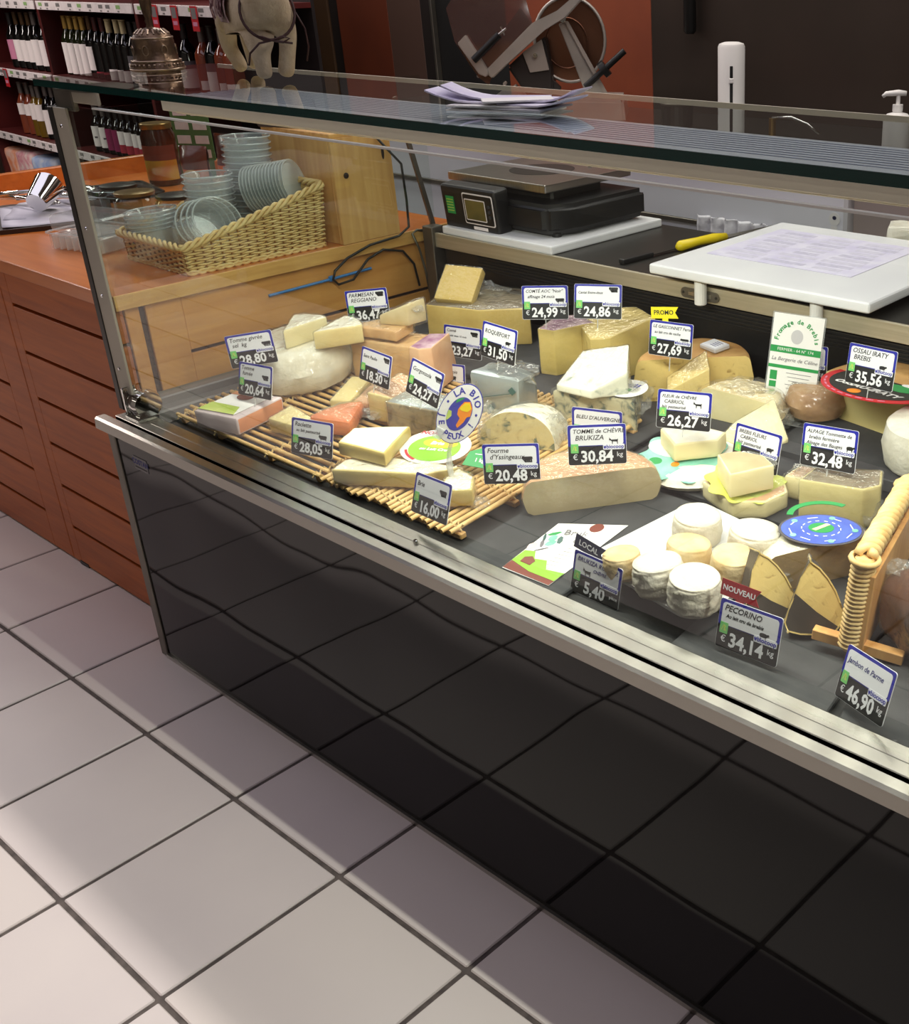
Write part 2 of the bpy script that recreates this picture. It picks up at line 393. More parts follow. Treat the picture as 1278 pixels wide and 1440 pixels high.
# rear steel work shelf with folded lip
cp('back_shelf', b2(0.43, X1, 1.10, 1.52, 0.826, 0.842, .002), 'steel_dark')
cp('shelf_lip', b2(0.43, X1, 1.094, 1.102, 0.806, 0.843, .001), 'shelf_steel')
cp('shelf_post', b2(0.412, 0.452, 1.085, 1.125, 0.60, 0.858, .002), 'steel_dull')
cp('shelf_support', b2(0.43, X1, 1.47, 1.51, 0.02, 0.826), 'steel_dull')
# rating plate on the lip with two switches
pl = cp('switch_plate', poly_slab(rrect(.105, .022, .011), 0, .003), 'steel_dull')
pl.rotation_euler = (PI/2, 0, 0); pl.location = CL + Vector((1.335, 1.0935, 0.822))
for dx in (-.018, .018): new_obj('rocker', box(.026, .010, .003, (dx, 0, .003), .001), 'steel', pl)
for dx in (-.045, .045): new_obj('screw', cyl(.003, .003, .0045, 8, (dx, 0, 0)), 'steel_dark', pl)
# glazing
cp('front_glass', b2(X0+.03, X1, 0.247, 0.253, 0.598, 1.2385), 'pane')
cp('glass_edge_gleam', b2(0.55, X1, 0.2462, 0.2538, 1.2385, 1.2415), 'white')  # white strip paints the gleam of the lamp-lit glass edge
cp('side_glass', b2(X0-.003, X0+.003, 0.262, 1.13, 0.60, 1.225), 'pane')
bm = bmesh.new(); tbox(bm, .007, .012, .40, (X0, 1.094, 0.985), 0, 0, Euler((math.radians(13), 0, 0)))
cp('side_glass_edge', bm, 'steel_dull')
cp('glass_post', b2(X0-.014, X0+.040, 0.240, 0.246, 0.60, 1.235, .001), 'post_grey')
cp('glass_post_edge', b2(X0-.034, X0-.014, 0.238, 0.264, 0.60, 1.235, .001), 'steel_dark')
for z in (0.70, 0.86, 1.0, 1.2): cp('post_screw', lathe([(0, 0), (.004, 0), (.003, .002), (0, .002)], 10, None, (0, 0, 0), 0, None, Matrix(((1, 0, 0), (0, 0, -1), (0, 1, 0)))), 'chrome').location = CL + Vector((X0+.010, 0.2395, z))
cp('top_glass', b2(X0-.055, X1+.1, 0.226, 0.612, 1.2750, 1.2865), 'pane')
cp('top_glass_edge', b2(X0-.03, X1+.1, 0.2225, 0.2262, 1.2745, 1.2867), 'edge_green')
cp('top_glass_edge', b2(X0-.03, X1+.1, 0.6118, 0.6145, 1.2785, 1.2865), 'lamp_cream')
# bracket at the top corner of the post and hinge at its foot
cp('corner_bracket', poly_slab([(0, 0), (.03, -.03), (.14, -.02), (.19, .03), (.12, .10), (0, .10)], 0, .004), 'steel_dull').location = CL + Vector((X0, 0.262, 1.268))
cp('corner_bracket', b2(X0-.020, X0+.055, .250, .262, 1.228, 1.272, .003), 'steel_dull'); cp('corner_bracket', b2(X0+.055, X0+.16, .252, .258, 1.245, 1.270, .002), 'post_grey')
bm = lathe([(0, -.018), (.030, -.018), (.034, -.010), (.034, .010), (.030, .018), (0, .018)], 24, None, (0, 0, 0), 0, None, Matrix(((0, 0, 1), (1, 0, 0), (0, 1, 0))))
for v in bm.verts: v.co.z *= 0.95
cp('hinge', bm, 'chrome', smooth=True, ang=40).location = CL + Vector((0.452, 0.262, 0.622))
cp('hinge_arm', box(.007, .030, .085, (0, 0, 0), .002, 2), 'chrome').location = CL + Vector((0.438, 0.240, 0.622))
cp('hinge_arm', cyl(.006, -.024, .024, 12, bev=.001), 'chrome', rot=(0, PI/2, 0)).location = CL + Vector((0.446, 0.244, 0.640))
cp('hinge_foot', b2(0.430, 0.490, 0.224, 0.272, 0.594, 0.603, .002), 'chrome')
# maker's plate
mp_ = cp('maker_plate', poly_slab(rrect(.058, .030, .002), 0, .0008), 'ink_grey', rot=(PI/2, 0, 0)); mp_.location = CL + Vector((0.530, YF-.0002, 0.522))
text(mp_, 'COSTAN', .017, (0, .003, .0010), 'ink_blue', bold=.0006)
new_obj('line', box(.05, .003, .0004, (0, -.009, .001)), 'ink', mp_)
# lamp housing under the top glass, with one small light per diode
cp('lamp_housing', b2(0.80, X1, 0.285, 0.452, 1.252, 1.2735, .002), 'lamp_ribbed')
for k in range(9): cp('lamp_rib', b2(0.80, X1, 0.318+.014*k, 0.322+.014*k, 1.2733, 1.2742), 'lamp_rib')
cp('lamp_front', b2(0.80, X1, 0.256, 0.286, 1.2510, 1.2735, .0015), 'lamp_cream')
cp('lamp_lip', b2(0.80, X1, 0.280, 0.300, 1.244, 1.254, .001), 'lamp_cream')
cp('lamp_lip', b2(0.80, X1, 0.446, 0.454, 1.240, 1.254, .001), 'lamp_cream')
NL = 23
for k in range(NL):
    x = 0.86 + k*(X1-0.93)/NL
    cp('diode', b2(x-.006, x+.006, 0.344, 0.356, 1.2490, 1.2525), 'white_plastic')
    area('diode_light', Vector((x, 0.350, 1.2480)), (math.radians(14), 0, 0), .012, .012, 1.08, (1.0, 0.955, 0.85), None)

# ---------------------------------------------------------------- wooden counter on the left
WX, WY, WZ = 0.385, 0.278, 0.845
wc = thing('wooden_counter', 'orange-brown wooden counter with horizontal slots left of the glass case', 'counter', (-0.5, 0.7, 0))
WL = Vector((0.5, -0.7, 0))
def wp(name, bm, mat, par=None, **k): return new_obj(name, bm, mat, par or wc, loc=WL if par is None else (0, 0, 0), **k)
wp('carcass', b2(-1.13, WX-.02, WY+.014, 1.20, 0.03, WZ-.04), 'groove')
SLOTS = [0.116, 0.239, 0.361, 0.484, 0.608, 0.731]
for (xa, xb) in ((-1.13, -0.240), (-0.236, WX-.012)):
    stile = 0.046 if xa > -1 else 0.0
    un = wp('door' if xa < -1 else 'end_door', b2(xa, xa+stile if stile else xa+.04, WY, WY+.016, 0.005, WZ-.034, .0015), 'wood_front')
    sr = 0.0 if xa > -1 else 0.115
    edges = [0.005] + SLOTS + [WZ-.034]
    x0, x1 = xa + (stile or .04), xb - sr
    for a, b in zip(edges[:-1], edges[1:]):
        lo = a + (0.0045 if a > .01 else 0); hi = b - (0.0045 if b < .8 else 0)
        new_obj('plank', b2(x0, x1, WY, WY+.016, lo, hi, .0012), 'wood_front', un)
    if sr: new_obj('stile', b2(x1, xb, WY, WY+.016, 0.005, WZ-.034, .0015), 'wood_front', un)
wp('plinth_foot', b2(-0.20, -0.15, WY-.002, WY+.02, 0.0, 0.012, .002), 'black_plastic')
# end face: stiles, planks and their shadow gaps
wp('end_post', b2(WX-.03, WX-.012, WY+.02, WY+.052, 0.02, WZ-.034, .0015), 'wood_side_lit')
edges = [0.30, 0.435, 0.558, 0.680, WZ-.034]
ep = wp('end_panel', b2(WX-.028, WX-.012, WY+.066, WY+.15, 0.02, WZ-.034, .0015), 'wood_side_lit')
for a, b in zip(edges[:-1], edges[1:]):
    new_obj('plank', b2(WX-.028, WX-.012, WY+.15, 1.20, a+.0045, b-.0045 if b < .8 else b, .0012), 'wood_side_lit', ep)
wt = wp('worktop', b2(-1.13, WX, WY-.004, 1.22, WZ-.034, WZ, .002), 'wood_top')
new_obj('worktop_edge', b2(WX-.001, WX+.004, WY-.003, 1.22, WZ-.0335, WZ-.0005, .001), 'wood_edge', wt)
wp('upstand', b2(-1.15, -1.125, WY+.02, 1.24, WZ-.03, WZ+.055, .003), 'wood_top')
wp('upstand', b2(-1.15, 0.02, 1.215, 1.24, WZ-.03, WZ+.055, .003), 'wood_top')
# blue cable tie strip and cables on the end face
tie = wp('blue_strip', tube([(WX-.006, 0.640, 0.765), (WX-.004, 0.78, 0.768), (WX-.004, 0.935, 0.772)], .0035, 6), 'blue_tie')
wp('blue_tie_knot', box(.008, .014, .014, (WX-.004, 0.815, 0.770), .002), 'blue_tie')

# ---------------------------------------------------------------- wine shelving in the distance
EX, EY = Vector((0.99674, -0.08074, 0)), Vector((0.08074, 0.99674, 0)); P0 = Vector((-3.75, 2.05, 0))
WR = math.atan2(EX.y, EX.x)
PM('shelf_red', (82, 22, 20), (70, 18, 18), ns=6, rough=0.45); PM('shelf_dark', (20, 12, 12), rough=0.6)
PM('strip_white', (240, 230, 228), (226, 216, 214), ns=30, rough=0.5); PM('strip_print', (120, 116, 114), rough=0.6); PM('strip_green', (140, 176, 110), rough=0.6)
PM('bottle_black', (10, 9, 9), rough=0.06, spec=0.7); PM('bottle_green', (22, 26, 10), rough=0.06, spec=0.7); PM('wine_rose', (122, 58, 38), rough=0.07, spec=0.7); PM('wine_gold', (104, 78, 22), rough=0.06, spec=0.7)
PM('cap_grey', (110, 102, 98), rough=0.4, metal=0.4); PM('cap_black', (26, 22, 22), rough=0.4); PM('cap_gold', (170, 136, 66), rough=0.4, metal=0.3); PM('cap_cream', (196, 182, 140), rough=0.5); PM('cap_red', (66, 20, 20), rough=0.4); PM('cap_bronze', (84, 60, 34), rough=0.4, metal=0.3)
PM('label_white', (244, 234, 230), rough=0.6); PM('label_cream', (202, 190, 150), rough=0.6); PM('label_pink', (206, 130, 160), rough=0.6); PM('label_magenta', (140, 36, 84), rough=0.6); PM('label_red', (170, 44, 62), rough=0.6); PM('label_grey', (84, 80, 84), rough=0.6)
LEV = [0.59, 0.965, 1.33]
for bi, (s0, s1, lab) in enumerate([(-1.36, -0.12, 'leftmost dark red wine shelving bay behind the wooden counter'), (-0.12, 1.12, 'middle dark red wine shelving bay seen left of the brass bell'), (1.12, 1.98, 'right-hand dark red wine shelving bay partly behind the plush animal')]):
    ws = thing('wine_shelf', lab, 'shelf', P0 + EX*((s0+s1)/2), (0, 0, WR), 'wine shelving bays')
    W = s1-s0
    new_obj('side_panel', b2(-W/2, -W/2+.03, -.005, .40, 0, 1.75, .002), 'shelf_red', ws)
    new_obj('back_board', b2(-W/2, W/2, .40, .415, 0, 1.75), 'shelf_dark', ws)
    new_obj('plinth', b2(-W/2+.03, W/2, .01, .40, 0, 0.12), 'shelf_red', ws)
    for z in LEV + [0.22]:
        new_obj('shelf_board', b2(-W/2+.03, W/2, 0, .40, z-.022, z, .001), 'shelf_red', ws)
        st = new_obj('price_strip', b2(-W/2+.032, W/2-.002, -.012, -.002, z-.044, z-.002, .001), 'strip_white', ws)
        for k in range(int(W/.135)):
            xx = -W/2 + .09 + k*.128 + random.uniform(-.03, .03)
            new_obj('price_label', b2(xx-.024, xx+.024, -.0130, -.0122, z-.026, z-.010), 'strip_print' if k % 4 else 'strip_green', st)
            new_obj('price_label', b2(xx-.012, xx+.008, -.0130, -.0122, z-.040, z-.034), 'strip_print', st)
RED = {(0, 0.965): [(0.53, 1)], (2, 1.33): [(0.25, 1), (0.45, 1), (0.64, 1)]}
for (bi, z), lst in RED.items():
    for (u, _) in lst:
        s = [-1.36, -0.12, 1.12][bi] + u
        q = P0 + EX*s + Vector((0, 0, 0)); q = q - EY*0.016
        rt = thing('shelf_talker', {0: 'red promotion ticket on the left bay under the middle shelf', 1: 'red promotion ticket at the right end of the middle bay top strip'}.get(bi, ('left', 'middle', 'right')[lst.index((u, _))] + ' red promotion ticket of three on the right bay price strip'), 'ticket', (q.x, q.y, z-.05), (0, 0, WR), 'red shelf tickets')
        new_obj('card', b2(-.030, .030, -.002, 0, -.05, .048), 'red', rt); new_obj('picture', b2(-.022, .022, -.003, -.002, -.002, .040), 'strip_print', rt)
        new_obj('print', b2(-.020, .020, -.003, -.002, -.030, -.014), 'label_pink', rt)
def bottle_mesh(fat=0.038, h=0.30, slope=False):
    r = fat
    return lathe([(0, .002), (r*.8, 0), (r, .006), (r, h*.56), (r*.96, h*.61), (r*.72, h*.68) if not slope else (r*.8, h*.66), (.0155, h*.76), (.0140, h*.80), (.0135, h*.97), (.0155, h*.972), (.0155, h), (0, h)], 16)
BPROTO = {}
def bottle(kind, s, z, d, label, group):
    glass, cap, lab, lz0, lz1, fat, h = KINDS[kind]
    if kind not in BPROTO:
        o = new_obj('wine_bottle', bottle_mesh(fat, h), glass, smooth=True, ang=50)
        c = new_obj('capsule', lathe([(.0148, h*.78), (.0150, h*.975), (.0166, h*.976), (.0166, h+.0008), (0, h+.001)], 12), cap, o, smooth=True, ang=40)
        for mt_, a, b, wdt in lab:
            bm = bmesh.new(); n = 8; rr = fat+.0006; vs = []
            for i in range(n+1):
                t = -PI/2 + (i/n-.5)*wdt
                vs.append((bm.verts.new((rr*math.cos(t), rr*math.sin(t), a*h)), bm.verts.new((rr*math.cos(t), rr*math.sin(t), b*h))))
            for i in range(n): bm.faces.new((vs[i][0], vs[i+1][0], vs[i+1][1], vs[i][1]))
            new_obj('bottle_label', bm, mt_, o, smooth=True)
        BPROTO[kind] = o; b = o
    else: b = copy_tree(BPROTO[kind])
    q = P0 + EX*s + EY*d
    b.location = (q.x, q.y, z); b.rotation_euler = (0, 0, WR + .72 + random.uniform(-.2, .2))
    tag(b, label, 'bottle', group)
W1, W2 = [('label_white', .12, .50, 2.3)], [('label_white', .16, .48, 1.3), ('label_white', .08, .15, 1.3)]
KINDS = {
 'a': ('bottle_black', 'cap_bronze', [('label_white', .14, .52, 2.4)], 0, 0, .039, .295),
 'b': ('bottle_black', 'cap_grey', [('label_white', .10, .54, 1.5)], 0, 0, .038, .30),
 'c': ('bottle_green', 'cap_gold', [('label_white', .04, .56, 1.7)], 0, 0, .038, .29),
 'd': ('bottle_black', 'cap_cream', [('label_white', .02, .20, 1.9)], 0, 0, .038, .285),
 'e': ('bottle_black', 'cap_red', [('label_red', .10, .13, 1.6)], 0, 0, .038, .29),
 'f': ('bottle_black', 'cap_black', [('label_white', .05, .34, 2.6), ('label_grey', .34, .46, 2.6)], 0, 0, .040, .28),
 'r': ('wine_rose', 'cap_grey', [('label_white', .38, .60, 2.3)], 0, 0, .037, .29),
 'g': ('wine_gold', 'cap_grey', [('label_white', .34, .66, 2.3)], 0, 0, .039, .28),
 'p': ('bottle_black', 'cap_black', [('label_magenta', .10, .56, 2.6)], 0, 0, .038, .235),
 'q': ('bottle_black', 'cap_black', [('label_white', .28, .56, 2.6), ('label_red', .10, .28, 2.6)], 0, 0, .038, .235),
 'n': ('bottle_black', 'cap_grey', [('label_white', .12, .56, 2.2), ('label_grey', .30, .34, .5)], 0, 0, .038, .235),
 'o': ('wine_rose', 'cap_grey', [('label_white', .06, .2, 1.4)], 0, 0, .042, .27),
 'k': ('bottle_black', 'cap_black', [('label_pink', .16, .52, 2.4)], 0, 0, .038, .29)}
ORD_ = ['leftmost', 'second from left', 'third from left', 'fourth from left']
NUM = {1: 'one', 2: 'two', 3: 'three', 4: 'four'}
def row(kinds, s0, step, z, d, labs):
    seen = {}
    for i, k in enumerate(kinds):
        if k == '.': continue
        n = kinds.count(k); j = seen.get(k, 0); seen[k] = j+1
        lab = labs[k] if n == 1 else ('rightmost' if j == n-1 else ORD_[j]) + ' of the ' + NUM[n] + ' ' + labs[k]
        bottle(k, s0+i*step+random.uniform(-.006, .006), z, d+random.uniform(-.004, .004), lab, labs[k])
row('kaaabbb', -0.82, 0.098, 0.965, .075, {'k': 'dark bottle with pink label at the left edge of the middle wine shelf', 'a': 'dark bottles with wide white labels, left bay middle shelf', 'b': 'dark bottles with grey capsules and narrow labels, left bay'})
row('ccccaeedddfff', 0.01, 0.083, 0.965, .075, {'c': 'green bottles with tall white labels, middle bay', 'a': 'dark bottle with square white label right of the tall-label bottles', 'e': 'black bottles with dark red capsules, middle bay', 'd': 'dark bottles with cream capsules, middle bay', 'f': 'stout bottles with grey and white labels beside the bell'})
row('rrggbbb', -0.93, 0.098, 0.59, .075, {'r': 'pale pink wine bottles on the lower left shelf', 'g': 'golden wine bottles on the lower left shelf', 'b': 'dark bottles with narrow labels on the lower left shelf'})
row('.nnppqqqq', 0.10, 0.082, 0.59, .075, {'n': 'dark bottles with white labels behind the side glass', 'p': 'dark bottles with magenta labels behind the side glass', 'q': 'white-and-red-label bottles behind the side glass'})
row('f.ofoo', 1.38, 0.088, 0.965, .09, {'f': 'dark bottles between bell and plush animal', 'o': 'amber bottles between bell and plush animal'})
# bright packets lying on the lowest shelf of the left bay
PM('pack_orange', (246, 150, 100), (250, 206, 186), ns=18, rough=0.5); PM('pack_pink', (246, 222, 214), (226, 140, 156), ns=24, rough=0.5); PM('pack_blue', (150, 176, 220), (206, 214, 226), ns=20, rough=0.5)
for i, (mt_, s, lab) in enumerate((('pack_orange', -1.25, 'orange grocery packet on the lowest shelf left of the counter'), ('pack_pink', -1.02, 'pale pink grocery packet on the lowest shelf behind the counter'), ('pack_blue', -0.72, 'pale blue grocery packet on the lowest shelf behind the counter'))):
    bm = box(.26, .30, .25, (0, 0, .125), .03, 2); bmesh.ops.subdivide_edges(bm, edges=bm.edges[:], cuts=1); jitter(bm, .02, 9, i)
    q = P0 + EX*s + EY*.17
    tag(new_obj('grocery_packet', bm, mt_, None, (q.x, q.y, .222), (0, 0, WR+.1*i), smooth=True), lab, 'packet')

# ---------------------------------------------------------------- cheeses: materials
PM('paste_cream', (240, 222, 160), (232, 208, 140), ns=14, rough=0.45, bump=0.15, bs=40, spec=0.35)
PM('paste_pale', (242, 230, 184), (234, 218, 164), ns=12, rough=0.45, bump=0.12, bs=40, spec=0.35)
PM('paste_comte', (240, 210, 124), (228, 194, 106), ns=9, rough=0.4, bump=0.10, bs=30, spec=0.4)
PM('paste_cantal', (238, 212, 130), (222, 194, 108), ns=10, rough=0.45, bump=0.2, bs=60, spec=0.35)
PM('paste_parm', (232, 190, 132), (214, 164, 104), ns=16, rough=0.55, bump=0.4, bs=50, spec=0.3)
PM('paste_ossau', (214, 200, 140), (202, 184, 122), ns=9, rough=0.42, bump=0.10, bs=40, spec=0.35)
PM('paste_grey', (204, 186, 146), (188, 168, 128), ns=8, rough=0.4, bump=0.12, bs=30, spec=0.4)
PM('paste_brown', (168, 142, 98), (146, 120, 80), ns=9, rough=0.42, bump=0.12, bs=30, spec=0.35)
PM('paste_brie', (226, 206, 134), (210, 184, 108), ns=16, rough=0.4, bump=0.2, bs=40, spec=0.4)
PM('paste_orange', (222, 112, 50), (230, 134, 74), ns=10, rough=0.35, bump=0.1, bs=30, spec=0.5)
PM('rind_white', (244, 240, 226), (234, 226, 204), ns=30, rough=0.75, bump=0.35, bs=90, spec=0.2)
PM('rind_cream', (234, 218, 178), (220, 196, 146), ns=14, rough=0.6, bump=0.3, bs=60, spec=0.25)
PM('rind_tan', (206, 164, 104), (176, 128, 74), ns=12, rough=0.6, bump=0.35, bs=50, spec=0.25)
PM('rind_peach', (226, 184, 144), (212, 160, 120), ns=14, rough=0.5, bump=0.2, bs=50, spec=0.3)
PM('rind_grey', (150, 136, 112), (122, 106, 84), ns=16, rough=0.7, bump=0.4, bs=60, spec=0.25)
PM('rind_brown', (186, 146, 104), (160, 118, 80), ns=20, rough=0.55, bump=0.3, bs=60, spec=0.35)
PM('rind_purple', (150, 96, 130), (214, 186, 190), ns=26, rough=0.6, bump=0.3, bs=60)
PM('rind_dark', (66, 60, 54), (82, 74, 66), ns=12, rough=0.35, spec=0.5)
PM('crottin_white', (226, 220, 204), (214, 206, 186), ns=40, rough=0.8, bump=0.6, bs=110, spec=0.2)
PM('crottin_cream', (226, 204, 158), (212, 182, 128), ns=26, rough=0.75, bump=0.5, bs=80, spec=0.2)
PM('waxed_paper', (226, 222, 208), (208, 202, 184), ns=18, rough=0.45, bump=0.6, bs=60)
PM('foil', (196, 204, 204), (170, 182, 184), ns=10, rough=0.28, metal=0.55, bump=0.5, bs=45)
PM('foil_pattern', (64, 98, 92), rough=0.35); PM('pack_wrap_white', (222, 208, 208), (206, 188, 188), ns=12, rough=0.3, coat=0.3, bump=0.3, bs=30)
PM('pack_wrap_pink', (226, 158, 116), (206, 132, 92), ns=8, rough=0.3, coat=0.3, bump=0.3, bs=30)
PM('label_teal', (150, 208, 190), (120, 190, 168), ns=30, rough=0.4); PM('label_yellow', (226, 226, 96), (206, 216, 120), ns=20, rough=0.4)
PM('label_blue', (70, 92, 186), (84, 110, 200), ns=40, rough=0.4); PM('label_brown', (122, 56, 40), rough=0.5); PM('label_leaf', (170, 196, 70), (200, 212, 120), ns=16, rough=0.5)
PM('cane', (232, 196, 132), (210, 168, 104), ns=24, rough=0.5, bump=0.15, bs=60); PM('cane_tie', (214, 186, 130), rough=0.7)
PM('ham', (104, 62, 46), (70, 40, 32), ns=18, rough=0.4, bump=0.5, bs=50)
PM('plate_white', (226, 226, 224), rough=0.15, spec=0.5)
PM('wicker', (240, 208, 146), (220, 180, 114), ns=30, rough=0.55, bump=0.15, bs=80); PM('wicker_dark', (150, 104, 56), rough=0.6)
veined('blue_paste', (206, 188, 134), (92, 104, 84), 40, 0.60, paste2=(196, 176, 120))
veined('blue_block', (206, 196, 160), (96, 110, 100), 46, 0.55, paste2=(176, 170, 140))
veined('blue_white', (246, 244, 226), (150, 164, 150), 38, 0.68)
veined('gorgonzola', (184, 166, 130), (130, 118, 96), 30, 0.62)
veined('holey', (232, 204, 130), (150, 112, 56), 50, 0.71)

def deck_mesh(bm, h0, cx, cy):
    """local deck-space mesh (x, y about the centre, z above h0) -> local mesh on the rising floor"""
    for v in bm.verts: v.co.z += SLOPE*v.co.y
    return Vector((cx, cy, dz(cy)+h0))
def chz(name, bm, mats, loc, label, cat='cheese', group=None, sm=38):
    return tag(new_obj(name, bm, mats, None, loc, smooth=True, ang=sm), label, cat, group)
def prismc(name, pts, h0, h, mats, label, rind_sides=(), top=0, bev=.004, shrink=1.0, amp=.0012, cat='cheese', tops=None, sub=2, sm=38, group=None):
    cx = sum(p[0] for p in pts)/len(pts); cy = sum(p[1] for p in pts)/len(pts); n = len(pts)
    area2 = sum(pts[i][0]*pts[(i+1) % n][1]-pts[(i+1) % n][0]*pts[i][1] for i in range(n))
    bm = bmesh.new()
    a = [bm.verts.new((p[0]-cx, p[1]-cy, 0)) for p in pts]
    tp = tops or [h]*n
    b = [bm.verts.new(((p[0]-cx)*shrink, (p[1]-cy)*shrink, tp[i])) for i, p in enumerate(pts)]
    f = bm.faces.new(a[::-1] if area2 > 0 else a); f.material_index = 0
    f = bm.faces.new(b); f.material_index = top
    for i in range(n):
        f = bm.faces.new((a[i], a[(i+1) % n], b[(i+1) % n], b[i])); f.material_index = 1 if i in rind_sides else 0
    if bev: bmesh.ops.bevel(bm, geom=bm.edges[:], offset=bev, segments=2, affect='EDGES', profile=0.5)
    bmesh.ops.triangulate(bm, faces=[f for f in bm.faces if len(f.verts) > 4])
    bmesh.ops.subdivide_edges(bm, edges=bm.edges[:], cuts=sub, use_grid_fill=True)
    if amp: jitter(bm, amp, 45, cx*31)
    loc = deck_mesh(bm, h0, cx, cy)
    return chz(name, bm, mats, loc, label, cat, group, sm)
def sector(cx, cy, r, a0, a1, h, bulge=.006, edge=.010, seg=26, ry=None, full=False):
    """wheel or part wheel; material 0 paste (cut faces), 1 rind, 2 top"""
    bm = bmesh.new(); ry = ry or r; a0, a1 = math.radians(a0), math.radians(a1)
    prof = [(1-edge/r*.9, 0, 1), (1-edge/r*.25, edge*.35, 1), (1, edge, 1), (1+bulge/r, h*.5, 1), (1, h-edge, 1), (1-edge/r*.25, h-edge*.35, 1), (1-edge/r*.9, h, 2), (.5, h+.001, 2)]
    n = seg if full else seg+1
    axb = bm.verts.new((0, 0, 0)); axt = bm.verts.new((0, 0, h+.001)); R = []
    for k in range(n):
        t = a0+(a1-a0)*k/seg
        R.append([bm.verts.new((r*p*math.cos(t), ry*p*math.sin(t), z)) for p, z, _ in prof])
    for k in range(seg):
        A, B = R[k], R[(k+1) % n]
        f = bm.faces.new((axb, B[0], A[0])); f.material_index = 1
        for i in range(len(prof)-1):
            f = bm.faces.new((A[i], B[i], B[i+1], A[i+1])); f.material_index = prof[i][2] if i < 5 else 2
        f = bm.faces.new((A[-1], B[-1], axt)); f.material_index = 2
    if not full:
        for A, s in ((R[0], 1), (R[-1], -1)):
            mid = bm.verts.new((A[3].co*.5) + Vector((0, 0, h*.25)))
            bm.verts.remove(mid)
            loop = [axb]+A+[axt]
            f = bm.faces.new(loop if s > 0 else loop[::-1]); f.material_index = 0
        bmesh.ops.triangulate(bm, faces=[f for f in bm.faces if len(f.verts) > 4])
        bmesh.ops.subdivide_edges(bm, edges=[e for e in bm.edges if all(f.material_index == 0 for f in e.link_faces)], cuts=2, use_grid_fill=True)
    return bm
def wheelc(name, cx, cy, r, a0, a1, h0, h, mats, label, bulge=.006, edge=.010, amp=.0015, full=False, ry=None, cat='cheese', group=None):
    bm = sector(cx, cy, r, a0, a1, h, bulge, edge, 30, ry, full)
    jitter(bm, amp, 30, cx*13)
    return chz(name, bm, mats, deck_mesh(bm, h0, cx, cy), label, cat, group, 42)
def film(o, off=.0022, amp=.0020, mat='film', scale=38, cut=1):
    """crinkled cling film around a cheese"""
    bm = bmesh.new(); bm.from_mesh(o.data)
    if cut: bmesh.ops.subdivide_edges(bm, edges=bm.edges[:], cuts=cut, use_grid_fill=True)
    bm.normal_update()
    bmesh.ops.remove_doubles(bm, verts=bm.verts[:], dist=.0004)
    bm.normal_update()
    for v in bm.verts:
        q = v.co*scale
        v.co = v.co + v.normal*(off + amp*abs(noise.noise(q)) + amp*.7*abs(noise.noise(q*2.3)))
    for f in bm.faces: f.material_index = 0
    return new_obj('film_wrap', bm, mat, o, smooth=True)
def crumple(o, c, r, seed=1, mat='film_loose', sq=(1, 1, .5)):
    """a gathered tuft of loose film"""
    bm = bmesh.new(); bmesh.ops.create_icosphere(bm, subdivisions=3, radius=r)
    for v in bm.verts:
        d = 1 + .65*noise.noise(v.co*(2.2/r) + Vector((seed, 0, 0))) + .35*noise.noise(v.co*(5/r))
        v.co = Vector((v.co.x*sq[0]*d, v.co.y*sq[1]*d, v.co.z*sq[2]*d))
    return new_obj('film_tuft', bm, mat, o, c)
def deck_label(o, pts, h, mats, name='paper_label', t=.0008):
    """flat label lying in deck space; pts world xy, h above deck; parented to o"""
    cx = sum(p[0] for p in pts)/len(pts); cy = sum(p[1] for p in pts)/len(pts)
    bm = poly_slab([(p[0]-cx, p[1]-cy) for p in pts], 0, t)
    for v in bm.verts: v.co.z += SLOPE*v.co.y
    n = new_obj(name, bm, mats, o); n.location = Vector((cx, cy, dz(cy)+h)) - o.location
    return n
def ellw(cx, cy, rx, ry, a=0, n=32): return ell(rx, ry, n, cx, cy, math.radians(a))

# ---------------------------------------------------------------- slates and cane mats
def slate(pts, h0, t, label):
    cx = sum(p[0] for p in pts)/len(pts); cy = sum(p[1] for p in pts)/len(pts)
    bm = poly_slab([(p[0]-cx, p[1]-cy) for p in pts], 0, t)
    bmesh.ops.bevel(bm, geom=bm.edges[:], offset=.0018, segments=1, affect='EDGES')
    loc = deck_mesh(bm, h0, cx, cy)
    return tag(new_obj('slate_slab', bm, 'slate', None, loc), label, 'slate', None)
slate([(1.455, .276), (1.70, .276), (1.70, .62), (1.455, .62)], .0005, .010, 'dark slate slab under the leaflet and the big pale half wheel')
slate([(1.925, .276), (2.195, .276), (2.145, .60), (1.90, .60)], .0005, .010, 'dark slate slab under the pecorino wedges at the front')
slate([(2.215, .276), (2.62, .276), (2.62, .50), (2.175, .44)], .0005, .012, 'rough-edged dark slate slab at the front right under the ham ticket')
slate([(.48, .80), (1.02, .80), (1.02, 1.10), (.48, 1.10)], .0005, .010, 'dark slate slab at the back left under the big yellow block')
slate([(1.04, .66), (1.46, .66), (1.46, 1.10), (1.04, 1.10)], .0005, .010, 'dark slate slab at the back middle under the blue-veined block')
slate([(1.48, .64), (1.79, .64), (1.79, 1.10), (1.48, 1.10)], .0005, .010, 'dark slate slab under the film-wrapped pale half wheel')
slate([(1.81, .645), (2.04, .645), (2.04, .80), (1.81, .80)], .0005, .010, 'dark slate slab under the square-cut grey-rinded block')
slate([(1.70, .84), (2.6, .84), (2.6, 1.10), (1.70, 1.10)], .0005, .024, 'thick dark slate step at the back right under the red-labelled half wheel')
slate([(2.06, .60), (2.6, .56), (2.6, .80), (2.06, .80)], .0005, .014, 'dark slate slab behind the wicker divider at the right edge')
